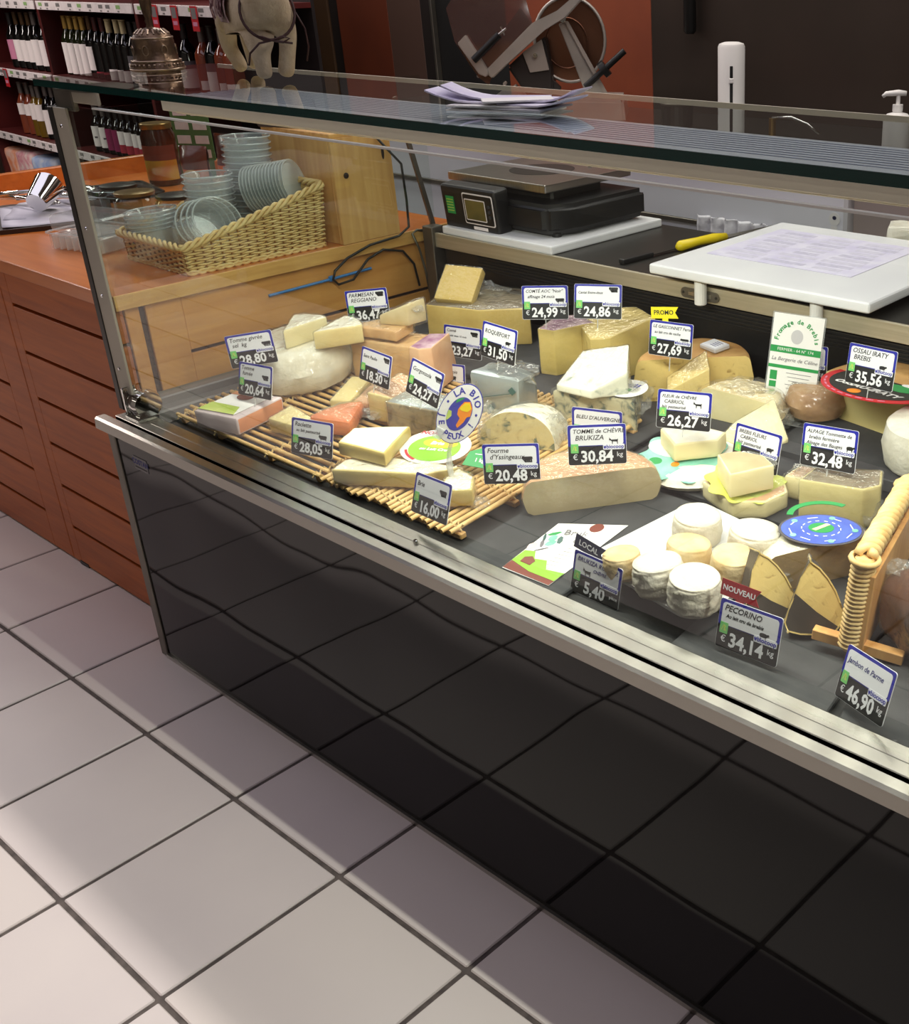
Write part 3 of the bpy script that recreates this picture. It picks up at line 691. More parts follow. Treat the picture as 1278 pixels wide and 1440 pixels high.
def cane_mat(x0, x1, y0, y1, along, pitch, label, ties):
    t = thing('cane_mat', label, 'mat', ((x0+x1)/2, (y0+y1)/2, dz((y0+y1)/2)+.0175), (math.atan(SLOPE), 0, 0), 'cane mats in the cheese case')
    W, D_ = x1-x0, (y1-y0)*math.sqrt(1+SLOPE**2)
    proto = None
    n = int(((D_ if along == 'x' else W))/pitch)
    for k in range(n+1):
        u = -(D_ if along == 'x' else W)/2 + k*pitch
        L_ = (W if along == 'x' else D_)/2
        if proto is None:
            bm = tube([(-L_, 0, 0), (-L_*.5, .0006, .0004), (0, 0, 0), (L_*.45, -.0005, .0003), (L_, 0, 0)], [.0044, .0050, .0046, .0051, .0045], 8)
            proto = new_obj('cane', bm, 'cane', t, smooth=True, ang=50); o = proto
        else: o = proto.copy(); COL.objects.link(o)
        e = random.uniform(-.006, .006)
        o.location = (e, u, .004) if along == 'x' else (u, e, .004)
        o.rotation_euler = (random.uniform(0, 6), 0, random.uniform(-.008, .008) + (0 if along == 'x' else PI/2))
    for q in ties:
        span = (D_ if along == 'x' else W)
        pts = []
        for k in range(n*2+3):
            u = -span/2 - pitch/2 + k*pitch/2
            zz = .0098 if k % 2 else -.0006
            pts.append((q+.003*math.sin(k*2.1), u, zz) if along == 'x' else (u, q+.003*math.sin(k*2.1), zz))
        new_obj('binding_cord', tube(pts, .0017, 5), 'cane_tie', t)
        new_obj('binding_cord', tube([(p[0]+(.006 if along == 'x' else 0), p[1]+(0 if along == 'x' else .006), .0092-p[2]) for p in pts], .0017, 5), 'cane_tie', t)
        # cross batten underneath
        bm = box(.014, span, .012, (0, 0, -.009), .002) if along == 'x' else box(span, .014, .012, (0, 0, -.009), .002)
        new_obj('batten', bm, 'rind_tan', t).location = (q, 0, 0) if along == 'x' else (0, q, 0)
    return t
cane_mat(.490, 1.030, .308, .74, 'x', .0195, 'cane mat with rods along the case front, under the pink-wrapped block', (-.250, -.10, .09, .255))
cane_mat(1.045, 1.425, .300, .80, 'y', .0160, 'cane mat with rod ends facing the front ledge, under the brie', (-.228, -.10, .10, .225))

M_, L_ = .030, .011
# ---------------------------------------------------------------- left mat
o = prismc('cheese_pack', [(.617, .286), (.613, .393), (.731, .428), (.741, .311)], M_, .038, ['pack_wrap_white', 'pack_wrap_pink'], 'pink-wrapped cheese block with printed top label at the left front of the mat', rind_sides=(2,), bev=.004, amp=.0018)
c = (.676, .356)
lb = deck_label(o, [(.622, .294), (.619, .388), (.715, .417), (.722, .317)], M_+.0392, 'paper')
ls = deck_label(o, [(.622, .294), (.620, .330), (.700, .345), (.722, .317)], M_+.0402, 'label_leaf', 'green_band')
deck_label(o, ellw(.664, .381, .021, .0135, 10), M_+.0404, 'label_brown', 'brown_oval')
deck_label(o, [(.619, .375), (.619, .388), (.650, .397), (.652, .384)], M_+.0402, 'pack_wrap_pink', 'pink_corner')
o = prismc('cheese_block', [(.781, .358), (.768, .422), (.869, .409), (.857, .365)], M_, .030, ['paste_cream', 'rind_cream'], 'small cream-yellow cheese block right of the pink-wrapped block', amp=.001)
film(o)
o = wheelc('round_cheese', .596, .570, .115, 0, 360, M_, .092, ['rind_white', 'rind_white', 'rind_white'], 'large white bloomy cheese wheel wrapped in film on the left mat', full=True, bulge=.010, edge=.018, amp=.004)
film(o, .003, .004)
def wedge(cx, cy, rot, r, ang, h0, h, mats, label, tops=None, bev=.003, sub=2, amp=.001, rind=True, cat='cheese'):
    """wedge: tip at (cx,cy), pointing along rot+180"""
    n = 5; pts = [(cx, cy)]
    for k in range(n+1):
        t = math.radians(rot - ang/2 + ang*k/n); pts.append((cx+r*math.cos(t), cy+r*math.sin(t)))
    return prismc('cheese_wedge', pts, h0, h, mats, label, rind_sides=range(1, n+1) if rind else (), top=1 if rind else 0, bev=bev, amp=amp, tops=tops, sub=sub, cat=cat)
o = wedge(.640, .508, 108, .105, 52, M_+.095, .042, ['paste_pale', 'rind_white'], 'left cream wedge with white rind on top of the white wheel'); film(o)
o = wedge(.704, .540, 78, .105, 52, M_+.095, .040, ['paste_cream', 'rind_white'], 'right cream wedge with knotted film on top of the white wheel'); film(o); crumple(o, (.045, .052, .02), .010, 3)
# parmesan group
o = prismc('cheese_block', [(.708, .624), (.742, .705), (.860, .735), (.880, .660), (.784, .640)], M_, .092, ['paste_parm', 'paste_parm'], 'large peach-coloured parmesan block standing at the back of the left mat', bev=.006, amp=.003); film(o)
deck_label(o, [(.733, .655), (.748, .690), (.800, .704), (.806, .664)], M_+.0965, 'paper')
deck_label(o, [(.770, .664), (.776, .690), (.800, .700), (.806, .668)], M_+.0975, 'label_leaf', 'green_band')
o = prismc('cheese_slab', [(.715, .628), (.735, .688), (.828, .715), (.840, .655)], M_+.099, .022, ['paste_parm', 'rind_tan'], 'thin parmesan slab with golden edge lying on the big parmesan block', bev=.003, amp=.0015); film(o)
o = prismc('cheese_wedge', [(.775, .665), (.785, .715), (.850, .735), (.845, .690)], M_+.122, .044, ['rind_cream', 'rind_cream'], 'film-wrapped pale parmesan wedge with twisted film on top of the parmesan pile', tops=[.022, .026, .052, .048], bev=.003, amp=.002); film(o, .003, .004); crumple(o, (.040, .010, .035), .013, 9)
o = prismc('cheese_wedge', [(.888, .640), (.860, .730), (.910, .760), (.950, .665), (.925, .640)], M_, .100, ['rind_peach', 'rind_peach', 'rind_purple'], 'tall peach cheese wedge with purple-printed rind right of the parmesan pile', top=2, bev=.003, shrink=.82, amp=.0015)
# small pieces on the mat
o = wedge(.968, .428, 162, .112, 66, M_, .036, ['paste_orange', 'paste_orange'], 'orange mimolette piece in film on the left mat', bev=.010, amp=.002, rind=False); film(o, .002, .003)
o = prismc('cheese_wedge', [(.824, .480), (.805, .555), (.855, .566), (.868, .498)], M_, .050, ['paste_cream', 'rind_cream'], 'upright cream wedge wrapped in film left of the orange piece', tops=[.03, .052, .052, .03], bev=.003)
film(o, .002, .003)
o = prismc('cheese_piece', [(.872, .500), (.862, .560), (.920, .580), (.946, .530)], M_, .040, ['rind_peach', 'rind_peach'], 'pinkish rinded cheese piece in crumpled film behind the orange piece', tops=[.03, .045, .04, .024], bev=.006, amp=.003); film(o, .003, .005); crumple(o, (.03, -.03, .01), .026, 4, sq=(1, .8, .4))
o = prismc('cheese_wedge', [(.925, .505), (.930, .590), (.990, .600), (1.000, .520)], M_, .072, ['paste_cream', 'rind_peach'], 'upright yellow cheese wedge with pale rind under the 18.30 ticket', top=1, bev=.003, tops=[.060, .072, .062, .055], amp=.001); film(o)
o = prismc('cheese_block', [(1.000, .496), (.988, .566), (1.110, .588), (1.140, .520)], M_, .060, ['gorgonzola', 'foil'], 'grey-brown gorgonzola block with foil top at the edge of the two mats', top=1, bev=.003, amp=.0015); film(o)
# brie on the right mat
o = prismc('brie_slab', [(1.098, .290), (1.085, .330), (1.120, .375), (1.310, .430), (1.268, .372)], M_, .030, ['paste_brie', 'rind_white'], 'long lower brie slab with white rind near the front ledge', top=1, bev=.004, amp=.0015); film(o)
o = prismc('brie_wedge', [(1.066, .332), (1.040, .388), (1.135, .452), (1.186, .350)], M_+.033, .027, ['paste_brie', 'rind_white'], 'brie wedge with white rind lying on the lower brie slab', top=1, bev=.004, amp=.0018)
pk = tag(new_obj('brie_label', poly_slab(ell(.068, .062, 36), 0, .001), 'paper', None, (1.205, .452, dz(.452)+M_+.033), (math.atan(SLOPE)+.05, .02, .5)), 'round green and yellow printed brie label with red lettering on the brie', 'label')
new_obj('green_field', poly_slab(ell(.050, .046, 30, 0, -.006), .001, .0016), 'lime', pk); new_obj('yellow_field', poly_slab(ell(.034, .016, 24, .006, .012), .0016, .0020), 'yellow', pk)
new_obj('red_arc', poly_slab([(.052*math.cos(t), .048*math.sin(t)-.004) for t in [PI*1.1+.08*k for k in range(11)]] + [(.057*math.cos(t), .053*math.sin(t)-.004) for t in [PI*1.1+.08*(10-k) for k in range(11)]], .001, .0018), 'red', pk)
text(pk, 'NORMANDIE', .0155, (0, .046, .0018), 'red', shear=.2, bold=.0003); text(pk, 'Brie', .016, (0, .010, .0024), 'paper', bold=.0006, shear=.2); text(pk, 'au Lait Cru', .012, (0, -.012, .0024), 'paper', bold=.0005, shear=.2)
gl = tag(new_obj('green_price_card', poly_slab([(-.030, -.02), (.012, -.022), (.020, .0), (.028, .020), (-.004, .024), (-.026, .012)], 0, .0012), 'green', None, (1.300, .480, dz(.48)+.052), (math.atan(SLOPE)+.4, .05, .45)), 'small green printed card lying behind the oval sign', 'card')
text(gl, '1 kg', .012, (0, -.006, .0016), 'paper', bold=.0003); new_obj('line', box(.026, .0016, .0004, (0, .008, .0014)), 'tag_white', gl)
o = prismc('brie_piece', [(1.345, .340), (1.318, .376), (1.308, .420), (1.362, .412), (1.396, .376)], M_, .034, ['paste_brie', 'rind_white'], 'small brie piece with thick white rind behind the 16.00 ticket', top=1, bev=.005, amp=.0015); film(o, .002, .003); crumple(o, (.045, .01, -.004), .016, 6, sq=(1, 1, .7))
# ---------------------------------------------------------------- back row left
o = prismc('cheese_block', [(.640, .895), (.575, 1.045), (.780, 1.090), (.895, 1.000), (.790, .930)], L_, .088, ['paste_comte', 'rind_grey'], 'big yellow comte block wrapped in film at the back left', top=1, bev=.003, amp=.001, rind_sides=(0, 1)); film(o, .002, .002, cut=0)
crumple(o, (-.03, .04, .085), .055, 2, sq=(1.3, .7, .45)); crumple(o, (.10, .09, .085), .05, 8, sq=(1.5, .8, .35))
bm = box(.098, .024, .098, (0, 0, .049), .003, 2); bmesh.ops.subdivide_edges(bm, edges=bm.edges[:], cuts=1); jitter(bm, .001, 40, 2)
o = chz('cheese_piece', bm, ['paste_comte'], (.700, .935, dz(.935)+L_+.090), 'flat square comte piece in film leaning on top of the big yellow block'); o.rotation_euler = (-.85, .04, .42); film(o, .0015, .002)
o = prismc('cheese_wedge', [(1.042, .885), (1.020, .965), (1.060, .995), (1.130, .975), (1.082, .895)], L_, .104, ['paste_cantal', 'rind_purple'], 'upright yellow comte wedge with purple-stamped rind behind the 24.99 ticket', top=1, bev=.002, amp=.001); film(o, .0015, .001)
o = prismc('cheese_wedge', [(1.104, .955), (1.085, 1.030), (1.165, 1.075), (1.260, 1.030), (1.212, .935), (1.172, .915)], L_, .112, ['paste_cantal', 'rind_tan'], 'large yellow cantal wedge behind the blue-veined cheeses', bev=.002, amp=.0015, tops=[.10, .112, .112, .120, .098, .094]); film(o, .0015, .001)
# roquefort pack in foil and the tilted blue half cylinder
bm = box(.115, .07, .095, (0, 0, .0475), .008, 2); bmesh.ops.subdivide_edges(bm, edges=bm.edges[:], cuts=2); jitter(bm, .006, 22, 5)
o = chz('foil_pack', bm, ['foil'], (1.128, .700, dz(.70)+L_), 'silver foil roquefort pack with small green marks in the middle of the case'); o.rotation_euler = (math.atan(SLOPE)-.08, .04, .25)
for (x, z) in ((-.012, .025), (.045, .030), (.043, .072)):
    d = new_obj('printed_diamond', box(.013, .0014, .013, (0, 0, 0), 0, 1, Euler((0, PI/4, 0))), 'foil_pattern', o); d.location = (x, -.0385, z)
for (x, z, wd, a) in ((.0, .055, .09, .28), (.02, .03, .0, 0)):
    if wd: new_obj('printed_line', box(wd, .0012, .0012, (x, -.0385, z), 0, 1, Euler((0, -a, 0))), 'foil_pattern', o)
crumple(o, (.03, 0, .10), .040, 11, sq=(1.2, .7, .5)); crumple(o, (-.05, -.03, .04), .03, 12, sq=(.6, .6, 1.4))
def arch(w, h, d, n=18):
    bm = bmesh.new(); rows = []
    for (y, s) in ((0, 1.0), (.012, 1.02), (d*.6, 1.0), (d, .9)):
        rows.append([bm.verts.new((-w/2*s*math.cos(PI*k/n), y, h*s*math.sin(PI*k/n)**.8)) for k in range(n+1)])
    f = bm.faces.new(rows[0]); f.material_index = 0
    for i in range(3):
        for k in range(n):
            f = bm.faces.new((rows[i][k], rows[i][k+1], rows[i+1][k+1], rows[i+1][k])); f.material_index = 1
        f = bm.faces.new((rows[i][0], rows[i][n], rows[i+1][n], rows[i+1][0])); f.material_index = 1
    f = bm.faces.new(rows[3][::-1]); f.material_index = 1
    bmesh.ops.triangulate(bm, faces=[f for f in bm.faces if len(f.verts) > 4])
    bmesh.ops.subdivide_edges(bm, edges=bm.edges[:], cuts=1, use_grid_fill=True); jitter(bm, .0014, 40, 3)
    return bm
o = chz('cheese_half', arch(.156, .070, .105), ['blue_paste', 'rind_white'], (1.292, .578, dz(.578)+M_), 'half round blue-veined fourme with white rind, cut face to the front'); o.rotation_euler = (math.atan(SLOPE)-.22, 0, .43); film(o, .003, .004)
crumple(o, (-.07, .02, .035), .035, 21, sq=(.5, .8, 1.1)); crumple(o, (.07, .03, .03), .035, 22, sq=(.5, .8, 1.0))
o = prismc('cheese_slab', [(1.362, .500), (1.362, .545), (1.440, .590), (1.475, .545)], M_-.01, .018, ['paste_cream', 'rind_white'], 'thin pale cheese slice in film in front of the fourme half', bev=.004, amp=.002); film(o, .002, .003)
# blue block and wedge
o = prismc('cheese_block', [(1.250, .722), (1.232, .795), (1.385, .835), (1.425, .775)], L_, .068, ['blue_block', 'blue_block'], 'blue-veined auvergne block wrapped in film behind the 30.84 ticket', bev=.003, amp=.003, sub=3); film(o, .003, .004); crumple(o, (.075, .03, .05), .036, 31, sq=(.7, 1, .9))
lb = tag(new_obj('round_cheese_label', poly_slab(ell(.040, .040, 30), 0, .001), 'paper', None, (1.385, .800, dz(.80)+.084), (math.atan(SLOPE), 0, .3)), 'round white label with blue letters and green leaf on the blue-veined block', 'label')
for k in range(7): new_obj('letter_mark', box(.004, .016, .0004, (-.022+.0065*k, .014-.0002*(k-3)**2, .0013), 0, 1, Euler((0, 0, .1*(3-k)))), 'tag_blue', lb)
new_obj('leaf_mark', poly_slab(ell(.024, .010, 16, -.012, -.014, .4), .001, .0015), 'green', lb)
bm = bmesh.new()
o = prismc('cheese_wedge', [(1.262, .720), (1.252, .812), (1.345, .850), (1.402, .780), (1.352, .728)], L_+.072, .05, ['blue_white', 'blue_white'], 'white blue-speckled wedge lying tilted on the blue-veined block', tops=[.014, .050, .068, .046, .016], bev=.003, amp=.0015, sub=3); film(o, .0015, .002); crumple(o, (.06, .015, .01), .022, 41, sq=(1, .8, .8))
# ---------------------------------------------------------------- big half wheels
o = wheelc('half_wheel', 1.430, .950, .118, 35, 215, L_, .090, ['holey', 'rind_tan', 'rind_tan'], 'tan-rinded half wheel with small holes under the 27.69 ticket', bulge=.006, edge=.012)
o2 = o
pl = thing('price_packet', 'small pale blue printed packet lying on the tan half wheel', 'packet', (1.440, 1.010, dz(1.01)+.103), (math.atan(SLOPE), 0, -.25))
new_obj('card', box(.052, .040, .010, (0, 0, .005), .002), 'grey_white', pl); new_obj('face', poly_slab(rrect(.046, .034, .002), .010, .0106), 'tag_white', pl)
for k in range(4): new_obj('line', box(.020, .0014, .0003, (.006, .010-.006*k, .0108)), 'ink_blue', pl)
o = prismc('cheese_wedge', [(1.428, .868), (1.398, .905), (1.452, .965), (1.500, .915)], L_, .080, ['holey', 'rind_tan'], 'yellow wedge with tiny holes leaning on the tan half wheel', tops=[.050, .060, .105, .095], bev=.002, amp=.001)
film(o, .0015, .001)
o = wheelc('half_wheel', 1.580, .900, .092, 0, 180, L_, .062, ['paste_pale', 'rind_cream', 'rind_cream'], 'film-wrapped pale half wheel behind the white leaflet foot', bulge=.010, edge=.018, amp=.003); film(o, .004, .006, cut=1); crumple(o, (.085, .02, .03), .03, 51, sq=(.7, 1, 1)); crumple(o, (0, .05, .06), .055, 52, sq=(1.2, .7, .25))
o = prismc('cheese_wedge', [(1.598, .822), (1.605, .862), (1.665, .905), (1.725, .870), (1.700, .815)], L_, .06, ['paste_pale', 'rind_cream'], 'pale triangular wedge leaning on the film-wrapped half wheel', tops=[.012, .030, .074, .020, .006], bev=.003, amp=.001); film(o, .0015, .001)
o = wheelc('round_cheese', 1.700, 1.010, .062, 0, 360, .025, .060, ['rind_brown', 'rind_brown', 'rind_brown'], 'small brown-rinded sheep cheese wheel at the back under the celine ticket', full=True, bulge=.006, edge=.014); film(o, .002, .003)
o = wheelc('half_wheel', 1.840, .990, .128, -8, 172, .025, .088, ['paste_ossau', 'rind_tan', 'rind_tan'], 'thick half wheel under the red-rimmed round label at the back right', bulge=.002, edge=.008, amp=.001)
lab = thing('round_label', 'round black label with red rim and white brand lettering on the half wheel', 'label', (1.848, .995, dz(.995)+.1165), (-.08, 0.0, -.12))
new_obj('rim', poly_slab(ell(.116, .116, 48), 0, .0012), 'red', lab); new_obj('disc', poly_slab(ell(.100, .100, 44), .0012, .0020), 'tag_black', lab)
new_obj('green_field', poly_slab([(-.09, .0), (-.06, .03), (0, .012), (.07, .03), (.092, .0), (.05, -.02), (-.05, -.022)], .0020, .0025), 'green', lab); new_obj('picture', poly_slab([(-.065, -.004), (-.03, .022), (.01, .004), (.03, -.016), (-.03, -.02)], .0025, .0029), 'rind_peach', lab)
new_obj('picture', poly_slab(ell(.03, .012, 16, .055, .030, .3), .0025, .0029), 'paper', lab); new_obj('seal', poly_slab(ell(.013, .013, 18, -.006, -.080), .0020, .0026), 'orange', lab)
text(lab, 'OSSAU-IRATY', .024, (0, -.050, .0026), 'paper', bold=.0009, shear=.15, sx=.98)
for k in range(10):
    t = PI*1.15 + k*.19; new_obj('rim_print', box(.013, .0035, .0004, (.108*math.cos(t), .108*math.sin(t), .0014), 0, 1, Euler((0, 0, t+PI/2))), 'label_pink', lab)
# white paper parcel at the right edge
bm = sector(0, 0, .075, 0, 360, .085, .004, .012, 28, None, True); jitter(bm, .007, 32, 8)
o = chz('paper_parcel', bm, ['waxed_paper'], (1.985, .925, dz(.925)+.026), 'cheese wrapped in crumpled white paper at the right edge'); o.rotation_euler = (math.atan(SLOPE), 0, 0)
new_obj('seal_label', poly_slab(rrect(.030, .022, .004), 0, .0008), 'label_cream', o, (.050, -.066, .066), (PI/2-.1, 0, .66)); new_obj('print_line', box(.020, .002, .0004, (0, .002, .0010)), 'ink_grey', o.children[0])
# ---------------------------------------------------------------- middle right
o = wheelc('half_wheel', 1.556, .512, .127, 50, 230, L_, .064, ['paste_grey', 'rind_peach', 'rind_peach'], 'large film-wrapped goat tomme half wheel in the front middle', bulge=.004, edge=.016, ry=.112, amp=.002); film(o, .0016, .0018)
# goat cheese with teal label
o = wheelc('cheese_round', 1.625, .715, .088, 0, 360, L_, .024, ['rind_white', 'rind_white', 'rind_white'], 'flat white goat cheese round beneath the teal flower label', full=True, edge=.008); 
tl = tag(new_obj('flower_label', poly_slab([((.082+.010*math.cos(7*t))*math.cos(t), (.082+.010*math.cos(7*t))*math.sin(t)) for t in [2*PI*k/84 for k in range(84)]], 0, .0012), 'label_teal', None, (1.606, .700, dz(.70)+.0375), (math.atan(SLOPE)+.06, .02, .2)), 'scalloped teal printed label under the white goat cheese wedge', 'label')
new_obj('print', poly_slab(ell(.05, .03, 20, -.03, .02), .0012, .0016), 'paper', tl); new_obj('print', poly_slab(ell(.013, .011, 16, -.04, -.03), .0012, .0018), 'green', tl); new_obj('print', poly_slab(ell(.008, .008, 14, .0, -.028), .0012, .0018), 'orange', tl); new_obj('print', poly_slab(ell(.030, .018, 18, .03, -.05), .0012, .0016), 'label_pink' if False else 'label_teal', tl)
o = prismc('cheese_wedge', [(1.610, .672), (1.542, .712), (1.560, .752), (1.660, .765), (1.668, .728)], L_+.030, .034, ['paste_pale', 'rind_white'], 'white goat cheese wedge on the teal label under the 26.27 ticket', top=1, bev=.005, amp=.001)
# yellow-label sheep cheese
o = prismc('cheese_wedge', [(1.700, .640), (1.700, .690), (1.815, .725), (1.850, .690), (1.838, .640), (1.790, .610)], L_, .032, ['paste_pale', 'rind_peach'], 'lower pale sheep cheese wedge below the yellow label', top=1, bev=.005, amp=.0012); film(o, .0016, .002)
yl = tag(new_obj('yellow_label', poly_slab([((.070+.006*math.cos(9*t))*math.cos(t), (.062+.006*math.cos(9*t))*math.sin(t)) for t in [2*PI*k/72 for k in range(72)]], 0, .0012), 'label_yellow', None, (1.772, .672, dz(.672)+.0465), (math.atan(SLOPE)+.04, .08, .1)), 'yellow and green printed label between two pale sheep cheese wedges', 'label')
new_obj('print', poly_slab(ell(.024, .018, 20, -.040, .012), .0012, .0016), 'yellow', yl); new_obj('print', poly_slab(ell(.030, .020, 20, .030, -.014), .0012, .0016), 'label_leaf', yl)
o = prismc('cheese_wedge', [(1.788, .606), (1.722, .655), (1.750, .684), (1.795, .692), (1.832, .672)], L_+.040, .044, ['paste_pale', 'rind_peach'], 'upper pale sheep cheese wedge with peach rind on the yellow label', top=1, bev=.003, amp=.001); crumple(o, (.0, .035, .03), .022, 61, sq=(1.6, .6, .5))
o = prismc('cheese_piece', [(1.820, .715), (1.822, .765), (1.878, .775), (1.880, .725)], L_, .042, ['paste_pale', 'rind_peach'], 'film-wrapped pale piece behind the yellow-labelled wedges', top=1, bev=.006, amp=.002); film(o, .002, .004); crumple(o, (0, 0, .035), .030, 62, sq=(1, .8, .5))
# square-cut block under 32,48
o = prismc('cheese_block', [(1.884, .668), (1.882, .722), (1.985, .768), (2.010, .722), (1.992, .694)], L_+.001, .072, ['paste_ossau', 'rind_grey'], 'square-cut pale cheese block with grey rind under the 32.48 ticket', top=1, rind_sides=(0,), bev=.004, amp=.001); film(o, .0015, .001); crumple(o, (.055, .01, .0), .034, 71, sq=(.5, .9, 1.0))
# blue-labelled half wheel
o = wheelc('half_wheel', 2.020, .530, .092, 56, 236, L_, .064, ['paste_brown', 'rind_white', 'rind_white'], 'white-rinded half wheel with brown cut face and blue label', bulge=.006, edge=.020, amp=.002); film(o, .002, .003); crumple(o, (-.06, -.05, .02), .03, 75, sq=(1, .7, .7))
bl = thing('oval_label', 'oval blue printed label with pale slice on the white-rinded half wheel', 'label', (2.000, .560, dz(.56)+.081), (math.atan(SLOPE)-.06, 0, .55))
new_obj('rim', poly_slab(ell(.066, .050, 36), 0, .0010), 'label_grey', bl); new_obj('face', poly_slab(ell(.062, .046, 36), .0010, .0016), 'label_blue', bl); new_obj('centre', poly_slab(ell(.020, .016, 20, 0, .004), .0016, .0020), 'green', bl)
new_obj('slice', poly_slab([(-.014, -.002), (-.008, -.006), (.014, .014), (.008, .018)], .0020, .0026), 'paste_pale', bl)
for k in range(14):
    t = 2*PI*k/14; new_obj('print', box(.006, .0016, .0004, (.030*math.cos(t), .024*math.sin(t)+.002, .0018), 0, 1, Euler((0, 0, t+PI/2))), 'paper', bl)
for k in range(8):
    t = 2*PI*k/8+.3; new_obj('print', box(.017, .0016, .0004, (.049*math.cos(t), .036*math.sin(t), .0018), 0, 1, Euler((0, 0, t+PI/2))), 'paper', bl)
for k in range(5):
    t = 2*PI*k/5; new_obj('print', poly_slab(ell(.005, .005, 12, .052*math.cos(t), .038*math.sin(t)), .0016, .0021), 'label_teal', bl)
gb = tag(new_obj('green_label', poly_slab([(.058*math.cos(t), .045*math.sin(t)) for t in [.9+.17*k for k in range(14)]]+[(.048*math.cos(t), .036*math.sin(t)) for t in [.9+.17*(13-k) for k in range(14)]], 0, .001), 'green', None, (1.980, .597, dz(.597)+.0805), (math.atan(SLOPE), 0, .6)), 'bright green crescent label behind the oval blue label', 'label')
# pecorino wedges
def peco(x, y, rz, label, lean):
    bm = bmesh.new(); n = 9
    # flat quarter-round slice standing on its rind: cut face upward
    out = [(.0, .108), (.014, .098), (.026, .084), (.037, .066), (.044, .048), (.047, .032), (.045, .016), (.036, .004), (.020, .0), (-.012, .0), (-.030, .004), (-.034, .018), (-.026, .048), (-.012, .082)]
    a = [bm.verts.new((p[0], -.016, p[1])) for p in out]; b = [bm.verts.new((p[0]*.92, .016, p[1])) for p in out]
    k = len(out); bm.faces.new(a); bm.faces.new(b[::-1])
    for i in range(k):
        f = bm.faces.new((a[i], a[(i+1) % k], b[(i+1) % k], b[i])); f.material_index = 1
    bmesh.ops.triangulate(bm, faces=[f for f in bm.faces if len(f.verts) > 4]); bmesh.ops.bevel(bm, geom=[e for e in bm.edges if len(e.link_faces) == 2 and e.calc_face_angle(0) > .6], offset=.002, segments=2, affect='EDGES')
    o = chz('cheese_wedge', bm, ['holey', 'rind_dark'], (x, y, dz(y)+L_+.002), label); o.rotation_euler = (lean, 0, rz)
    dk = poly_slab([(-.0205, .060), (-.0265, .046), (-.0335, .018), (-.0295, .0045), (-.012, .001), (.020, .001), (.036, .005), (.043, .012), (.010, .034)], 0, .0008)
    for v in dk.verts: v.co = Vector((v.co.x, -.0165-v.co.z, v.co.y))
    new_obj('dark_sleeve', dk, 'rind_dark', o); film(o, .0016, .0015, cut=1)
    return o
peco(2.008, .398, 1.05, 'left pecorino wedge with dark sleeve beside the plate of goat cheeses', -.30)
peco(2.078, .414, .62, 'right pecorino wedge with dark sleeve standing before the wicker divider', -.32)
# ham piece at right edge
bm = bmesh.new(); bmesh.ops.create_icosphere(bm, subdivisions=4, radius=.075)
for v in bm.verts: v.co = Vector((v.co.x*1.1, v.co.y*.55, v.co.z*.85))
jitter(bm, .008, 26, 4)
o = chz('ham_piece', bm, ['ham'], (2.236, .462, dz(.462)+.066), 'dark red-brown cured ham piece in film at the right edge', 'ham'); o.rotation_euler = (math.atan(SLOPE)-.2, 0, -.3); film(o, .002, .004, cut=0)
crumple(o, (-.065, 0, .050), .020, 81)
# ---------------------------------------------------------------- plate with seven small goat cheeses
pt = tag(new_obj('plate', poly_slab(rrect(.262, .245, .030, 8), 0, .006), 'plate_white', None, (1.830, .458, dz(.458)+.030), (math.atan(SLOPE), 0, -.17), smooth=True, ang=40), 'white square plate with rounded corners under the small goat cheeses', 'plate')
bm = bmesh.new(); pass
R0 = rrect(.160, .145, .020, 8); R1 = rrect(.262, .245, .030, 8)
va = [bm.verts.new((p[0], p[1], -.024)) for p in R0]; vb = [bm.verts.new((p[0], p[1], .001)) for p in R1]
n = len(va)
for i in range(n): bm.faces.new((va[i], va[(i+1) % n], vb[(i+1) % n], vb[i]))
bm.faces.new(va[::-1]); new_obj('plate_underside', bm, 'plate_white', pt, smooth=True, ang=40)
for (x, y, r, h, mt_, lab) in ((1.806, .493, .041, .042, 'crottin_white', 'white goat cheese round at the back of the plate'), (1.846, .420, .0365, .040, 'crottin_cream', 'cream goat cheese round in the middle of the plate'), (1.850, .352, .041, .044, 'crottin_white', 'wrinkled white goat cheese round at the plate front left of the nearest one'), (1.775, .352, .032, .034, 'crottin_cream', 'small cream goat cheese round at the left end of the plate'), (1.918, .348, .0415, .046, 'crottin_white', 'heavily wrinkled white goat cheese round nearest the front of the plate'), (1.930, .425, .036, .046, 'crottin_cream', 'cream goat cheese round on the right behind the red new-product flag'), (1.912, .503, .043, .042, 'crottin_white', 'large white goat cheese round at the right back of the plate')):
    h *= 1.13
    bm = lathe([(0, 0), (r*.86, 0), (r*.98, .004), (r*1.02, h*.45), (r*.97, h*.85), (r*.90, h*.98), (r*.6, h*1.02), (r*.3, h*1.02), (0, h*1.02)], 40)
    bmesh.ops.subdivide_edges(bm, edges=[e for e in bm.edges if abs(e.verts[0].co.z-e.verts[1].co.z) > .002], cuts=4)
    wr = .0040 if 'wrinkled' in lab else .0020
    bm.normal_update()
    for v in bm.verts:
        side = 1.0 if v.co.z < h*.93 else .15
        q = Vector((v.co.x*55, v.co.y*55, v.co.z*150))
        v.co += v.normal*(-wr*side*abs(noise.noise(q + Vector((x*90, 0, 0))))*1.4 + .001*noise.noise(q*.4))
    o = tag(new_obj('goat_cheese', bm, mt_, None, (x, y, dz(y)+.0375), (math.atan(SLOPE), 0, random.uniform(0, 6)), smooth=True), lab, 'cheese', 'goat cheeses on the white plate')

